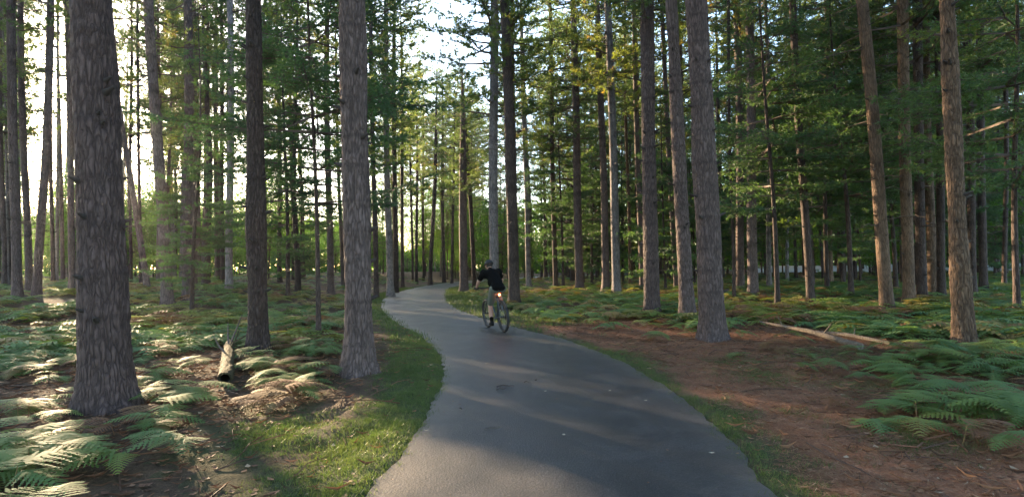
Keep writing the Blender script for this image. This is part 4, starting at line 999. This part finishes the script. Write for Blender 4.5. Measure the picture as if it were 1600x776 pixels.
hb = HT + [0.01, 0, 0.10]
pt('handlebar', M_blk, [([HT, hb], 0.016, 10), ([hb, hb + [0.05, 0, 0.01]], 0.018, 10), ([hb + [0.02, -.36, 0.02], hb + [.05, -.1, 0.01], hb + [.05, .1, 0.01], hb + [0.02, .36, 0.02]], 0.013, 10)])
for sg in (-1, 1):
    pt('grip', M_rub, [([hb + [0.02, sg * .37, 0.02], hb + [0.03, sg * .25, 0.018]], 0.017, 10)])
    pt('brake_lever', M_blk, [([hb + [0.045, sg * .23, 0.015], hb + [0.09, sg * .27, -0.01], hb + [0.075, sg * .34, -0.01]], 0.006, 6)])
pt('seat_post', M_steel, [([SC - [-.008, 0, .03], SC + [-.03, 0, .10]], 0.014, 10)])
sad = MB(); sx = np.linspace(-0.13, 0.15, 14); hw = np.interp(sx, [-0.13, -0.08, 0, 0.06, 0.15], [0.055, 0.075, 0.05, 0.022, 0.016])
sv = []
for x_, h_ in zip(sx, hw):
    for a in np.linspace(0, 2 * PI, 12, endpoint=False): sv.append((x_, h_ * math.cos(a), 0.026 * math.sin(a) + (0.015 if x_ < -0.1 else 0)))
k = np.arange(13)[:, None] * 12; j = np.arange(12)[None]; l = (j + 1) % 12; sad.add(np.array(sv) + SC + [-0.03, 0, 0.12], np.stack([k + j, k + l, k + 12 + l, k + 12 + j], -1).reshape(-1, 4))
sad.add(np.vstack([np.array(sv[:12]) + SC + [-0.03, 0, 0.12], (SC + [-0.165, 0, 0.13])[None]]), [[12, (q + 1) % 12, q] for q in range(12)])
sad.obj('saddle', [M_blk], bike, True)
CA = math.radians(-78); cl = BB + [0.17 * math.cos(CA), 0.075, 0.17 * math.sin(CA)]; crt = BB + [-0.17 * math.cos(CA), -0.075, -0.17 * math.sin(CA)]
pt('crank', M_steel, [([BB + [0, .06, 0], cl], [0.013, 0.010], 8), ([BB + [0, -.06, 0], crt], [0.013, 0.010], 8), ([BB + [0, -.07, 0], BB + [0, .07, 0]], 0.012, 8)])
w_ = MB(); w_.torus(BB + [0, -.055, 0], 0.085, 0.006, 32, 6); w_.obj('chainring', [M_steel], bike, True)
pt('chain', M_blk, [([BB + [0, -.055, 0.085], RH + [0, -.055, 0.035]], 0.004, 4), ([BB + [0, -.055, -0.085], RH + [.03, -.055, -0.06], RH + [0, -.055, -.035]], 0.004, 4)])
for c, sg in ((cl, 1), (crt, -1)):
    w_ = MB(); w_.box(c + [0, sg * 0.055, 0], (0.095, 0.085, 0.018)); w_.obj('pedal', [M_blk], bike)
w_ = MB(); w_.ball((-.055, 0, 0.0), (0.012, 0.024, 0.030), 0, 8); w_.ball((-.066, 0, 0.0), (0.006, 0.012, 0.014), 1, 6); w_.tube([(-.05, 0, 0), (0, 0, 0)], 0.008, 6, 1)
tl = w_.obj('tail_light', [M_lamp, M_lamp_c], bike, True); tl.location = tuple(SC + [-.03, 0, 0.03])
# rack and dark bag behind the seat post, above the rear wheel, as in the photograph's mudguard outline
pt('mudguard', M_blk, [([RH + [math.cos(a) * (WR + 0.02), 0, math.sin(a) * (WR + 0.02)] for a in np.linspace(1.2, 2.5, 12)], 0.018, 6)])
tag(bike, 'dark mountain bicycle with a glowing red tail light, ridden along the path', 'bicycle')

# ------------------------------------------------------------------ cyclist
def blobs(parts, name, mats, parent, vox=0.012, sm=6):
    """tapered limbs and balls fused into one continuous skin"""
    w_ = MB()
    for p in parts:
        if p[0] == 'b': w_.ball(p[1], p[2], 0, 10, p[3] if len(p) > 3 else None)
        else:
            P = np.asarray(p[1], float); R_ = p[2]
            w_.tube(P, R_, 14)
            for q in range(len(P)): w_.ball(P[q], R_[q] if hasattr(R_, '__len__') else R_, 0, 7)
    o = w_.obj(name, mats, parent, True)
    r = o.modifiers.new('fuse', 'REMESH'); r.mode = 'VOXEL'; r.voxel_size = vox; r.use_smooth_shade = True
    s = o.modifiers.new('smooth', 'SMOOTH'); s.iterations = sm; s.factor = 0.5
    return o
per = root('person', bp0); per.rotation_mode = 'XYZ'; per.rotation_euler = (math.radians(-4), 0, HEAD)
A = np.array
hip = A([0.20, 0, 0.985]); chest = A([0.52, 0, 1.27]); neck = A([0.67, -0.01, 1.385]); headc = A([0.79, -0.025, 1.475])
shL, shR = A([0.60, 0.185, 1.335]), A([0.60, -0.185, 1.335]); haL, haR = hb + A([0.02, .305, 0.035]), hb + A([0.02, -.305, 0.035])
elL, elR = A([0.70, 0.29, 1.12]), A([0.70, -0.29, 1.12])
hjL, hjR = hip + [0.02, 0.095, -0.03], hip + [0.02, -0.095, -0.03]
ftL, ftR = cl + A([-0.04, 0.06, 0.085]), crt + A([-0.04, -0.06, 0.085])
knL, knR = A([0.50, 0.115, 0.60]), A([0.60, -0.125, 0.88])
def limb(a, b, ra, rb, bulge=0.0, back=(0, 0, 0)):
    t = np.linspace(0, 1, 7)[:, None]; P = a + (b - a) * t + A(back) * np.sin(t * PI); return ('l', P, list(np.linspace(ra, rb, 7) + bulge * np.sin(np.linspace(0, 1, 7) * PI * 0.9)))
body = [('b', hip, (0.13, 0.16, 0.12)), limb(hip, chest, 0.125, 0.135), ('b', chest, (0.14, 0.175, 0.12)), ('b', shL, (.07, .07, .07)), ('b', shR, (.07, .07, .07)), limb(chest, neck, 0.10, 0.058), limb(neck, headc, 0.055, 0.052),
        ('b', headc + [0.0, 0, 0.02], (0.098, 0.076, 0.10)), ('b', headc + [0.065, 0, -0.045], (0.045, 0.05, 0.05)), ('b', headc + [0.108, 0, -0.015], (0.016, 0.012, 0.02)),
        ('b', headc + [-0.005, 0.078, -0.01], (0.02, 0.012, 0.028)), ('b', headc + [-0.005, -0.078, -0.01], (0.02, 0.012, 0.028)), ('b', headc + [0.098, 0, -0.058], (0.010, 0.024, 0.008)),
        limb(shL, elL, 0.052, 0.040, 0.006), limb(elL, haL, 0.040, 0.026, 0.006), limb(shR, elR, 0.052, 0.040, 0.006), limb(elR, haR, 0.040, 0.026, 0.006),
        limb(hjL, knL, 0.085, 0.055, 0.005), limb(knL, ftL, 0.052, 0.034, 0.012, (-0.02, 0, 0)), limb(hjR, knR, 0.085, 0.055, 0.005), limb(knR, ftR, 0.052, 0.034, 0.012, (-0.02, 0, 0))]
blobs(body, 'body', [M_skin], per)
def hand(h, sg):
    # palm over the grip, four fingers curled round it, thumb underneath from the side of the palm
    w_ = [('b', h + [0.0, 0, 0.005], (0.042, 0.038, 0.018))]; g = h - [0.0, 0, 0.035]
    for q in range(4):
        y_ = (q - 1.5) * 0.020; L_ = (0.92, 1.0, 0.97, 0.82)[q]
        P = [h + A([0.030, y_, 0.008]), h + A([0.030 + 0.030 * L_, y_, -0.010]), h + A([0.030 + 0.026 * L_, y_, -0.040]), h + A([0.022, y_, -0.056 * L_])]
        w_.append(('l', P, [0.0095, 0.009, 0.008, 0.007]))
    w_.append(('l', [h + A([-0.01, -sg * 0.036, 0.0]), h + A([0.006, -sg * 0.048, -0.022]), h + A([0.030, -sg * 0.046, -0.038])], [0.012, 0.010, 0.008]))
    return w_
for h, sg in ((haL, 1), (haR, -1)): blobs(hand(h, sg), 'gloved_hand', [M_blk], per, 0.005, 2)
def pos(a, b, t): return a + (b - a) * t
blobs([('b', hip + [0.02, 0, 0.03], (0.135, 0.165, 0.10)), limb(hip + [0.0, 0, 0.02], chest, 0.140, 0.155), ('b', hip + [-.03, 0, -.01], (0.14, 0.165, 0.11)), ('b', chest + [0, 0, .01], (0.155, 0.195, 0.135)), ('b', pos(shL, shR, 0.0), (.085, .08, .08)), ('b', shR, (.085, .08, .08)), limb(chest, neck, 0.11, 0.066),
       limb(shL, pos(shL, elL, 0.62), 0.068, 0.066), limb(shR, pos(shR, elR, 0.62), 0.068, 0.066), limb(pos(shL, hip, 0.1), pos(shR, hip, 0.1), 0.10, 0.10), limb(pos(chest, hip, 0.5) + [0, 0.05, -.02], pos(chest, hip, 0.5) + [0, -0.05, -.02], 0.13, 0.13)], 't_shirt', [M_shirt], per, 0.014, 8)
blobs([('b', hip + [-.01, 0, -.03], (0.145, 0.172, 0.11)), limb(hjL, pos(hjL, knL, 0.84), 0.105, 0.088), limb(hjR, pos(hjR, knR, 0.84), 0.105, 0.088)], 'shorts', [M_short], per, 0.014, 5)
for f_, sg in ((ftL, 1), (ftR, -1)):
    a_ = f_ + A([0, 0, -0.01]); toe = 0.06 if sg > 0 else 0.0
    blobs([('l', [a_ + [-.055, 0, -.045], a_ + [0.0, 0, -.045], a_ + [.08, 0, -.05], a_ + [.15, 0, -.055]], [0.036, 0.040, 0.038, 0.028]), ('l', [a_ + [-.03, 0, -0.03], a_ + [-0.02, 0, .03]], [0.042, 0.040])], 'shoe', [M_shoe], per, 0.008, 3)
    blobs([('l', [a_ + [-.015, 0, 0.01], a_ + [-0.018, 0, .10]], [0.040, 0.041])], 'sock', [M_shirt], per, 0.008, 2)
# helmet: shell with vents, strap, visor
he = MB(); hr = roty(math.radians(18)); u_ = np.linspace(0, PI * 0.56, 12); ww = np.arange(32) / 32 * 2 * PI
V = np.stack([np.sin(u_)[:, None] * np.cos(ww) * 0.132, np.sin(u_)[:, None] * np.sin(ww) * 0.102, (np.cos(u_)[:, None] + 0 * ww) * 0.105], -1)
ridge = 1 + 0.045 * (np.cos(ww * 0 + V[:, :, 1] / 0.102 * 7.5)) * np.sin(u_)[:, None]; V = V * ridge[..., None]
V = V.reshape(-1, 3) @ hr.T + headc + [-0.005, 0, 0.042]; k = np.arange(11)[:, None] * 32; j = np.arange(32)[None]; l = (j + 1) % 32
he.add(V, np.stack([k + j, k + 32 + j, k + 32 + l, k + l], -1).reshape(-1, 4)); ho = he.obj('helmet', [M_helm], per, True)
so = ho.modifiers.new('thickness', 'SOLIDIFY'); so.thickness = 0.02; so.offset = -1
pt('helmet_strap', M_blk, [([headc + [0.02, 0.085, 0.03], headc + [0.03, 0.075, -0.05], headc + [0.045, 0.0, -0.10], headc + [0.03, -0.075, -0.05], headc + [0.02, -0.085, 0.03]], 0.006, 5)], per)
blobs([('b', headc + [-0.045, 0, 0.0], (0.062, 0.074, 0.075))], 'hair', [simple('dark_hair', (0.02, 0.014, 0.01), 0.8)], per, 0.01, 2)
tag(per, 'cyclist in black helmet, black t-shirt and olive shorts bent over the handlebar', 'person')

# ------------------------------------------------------------------ thin haze added for a glow around the sun
hz = bpy.data.materials.new('sun_glow_air'); hz.use_nodes = True; nt = hz.node_tree; nt.nodes.remove(nt.nodes['Principled BSDF'])
pv = nt.nodes.new('ShaderNodeVolumePrincipled'); pv.inputs['Color'].default_value = (0.95, 0.95, 0.97, 1); pv.inputs['Density'].default_value = 0.0002; pv.inputs['Anisotropy'].default_value = 0.75
nt.links.new(pv.outputs[0], nt.nodes['Material Output'].inputs['Volume'])
mb = MB(); gxm = float(gx.max()) + 3; mb.box((0, (gy.min() + gy.max()) / 2, 13), (2 * gxm, gy.max() - gy.min() + 6, 30)); tag(mb.obj('haze', [hz]), 'thin haze added to make the air glow towards the sun', kind='stuff')
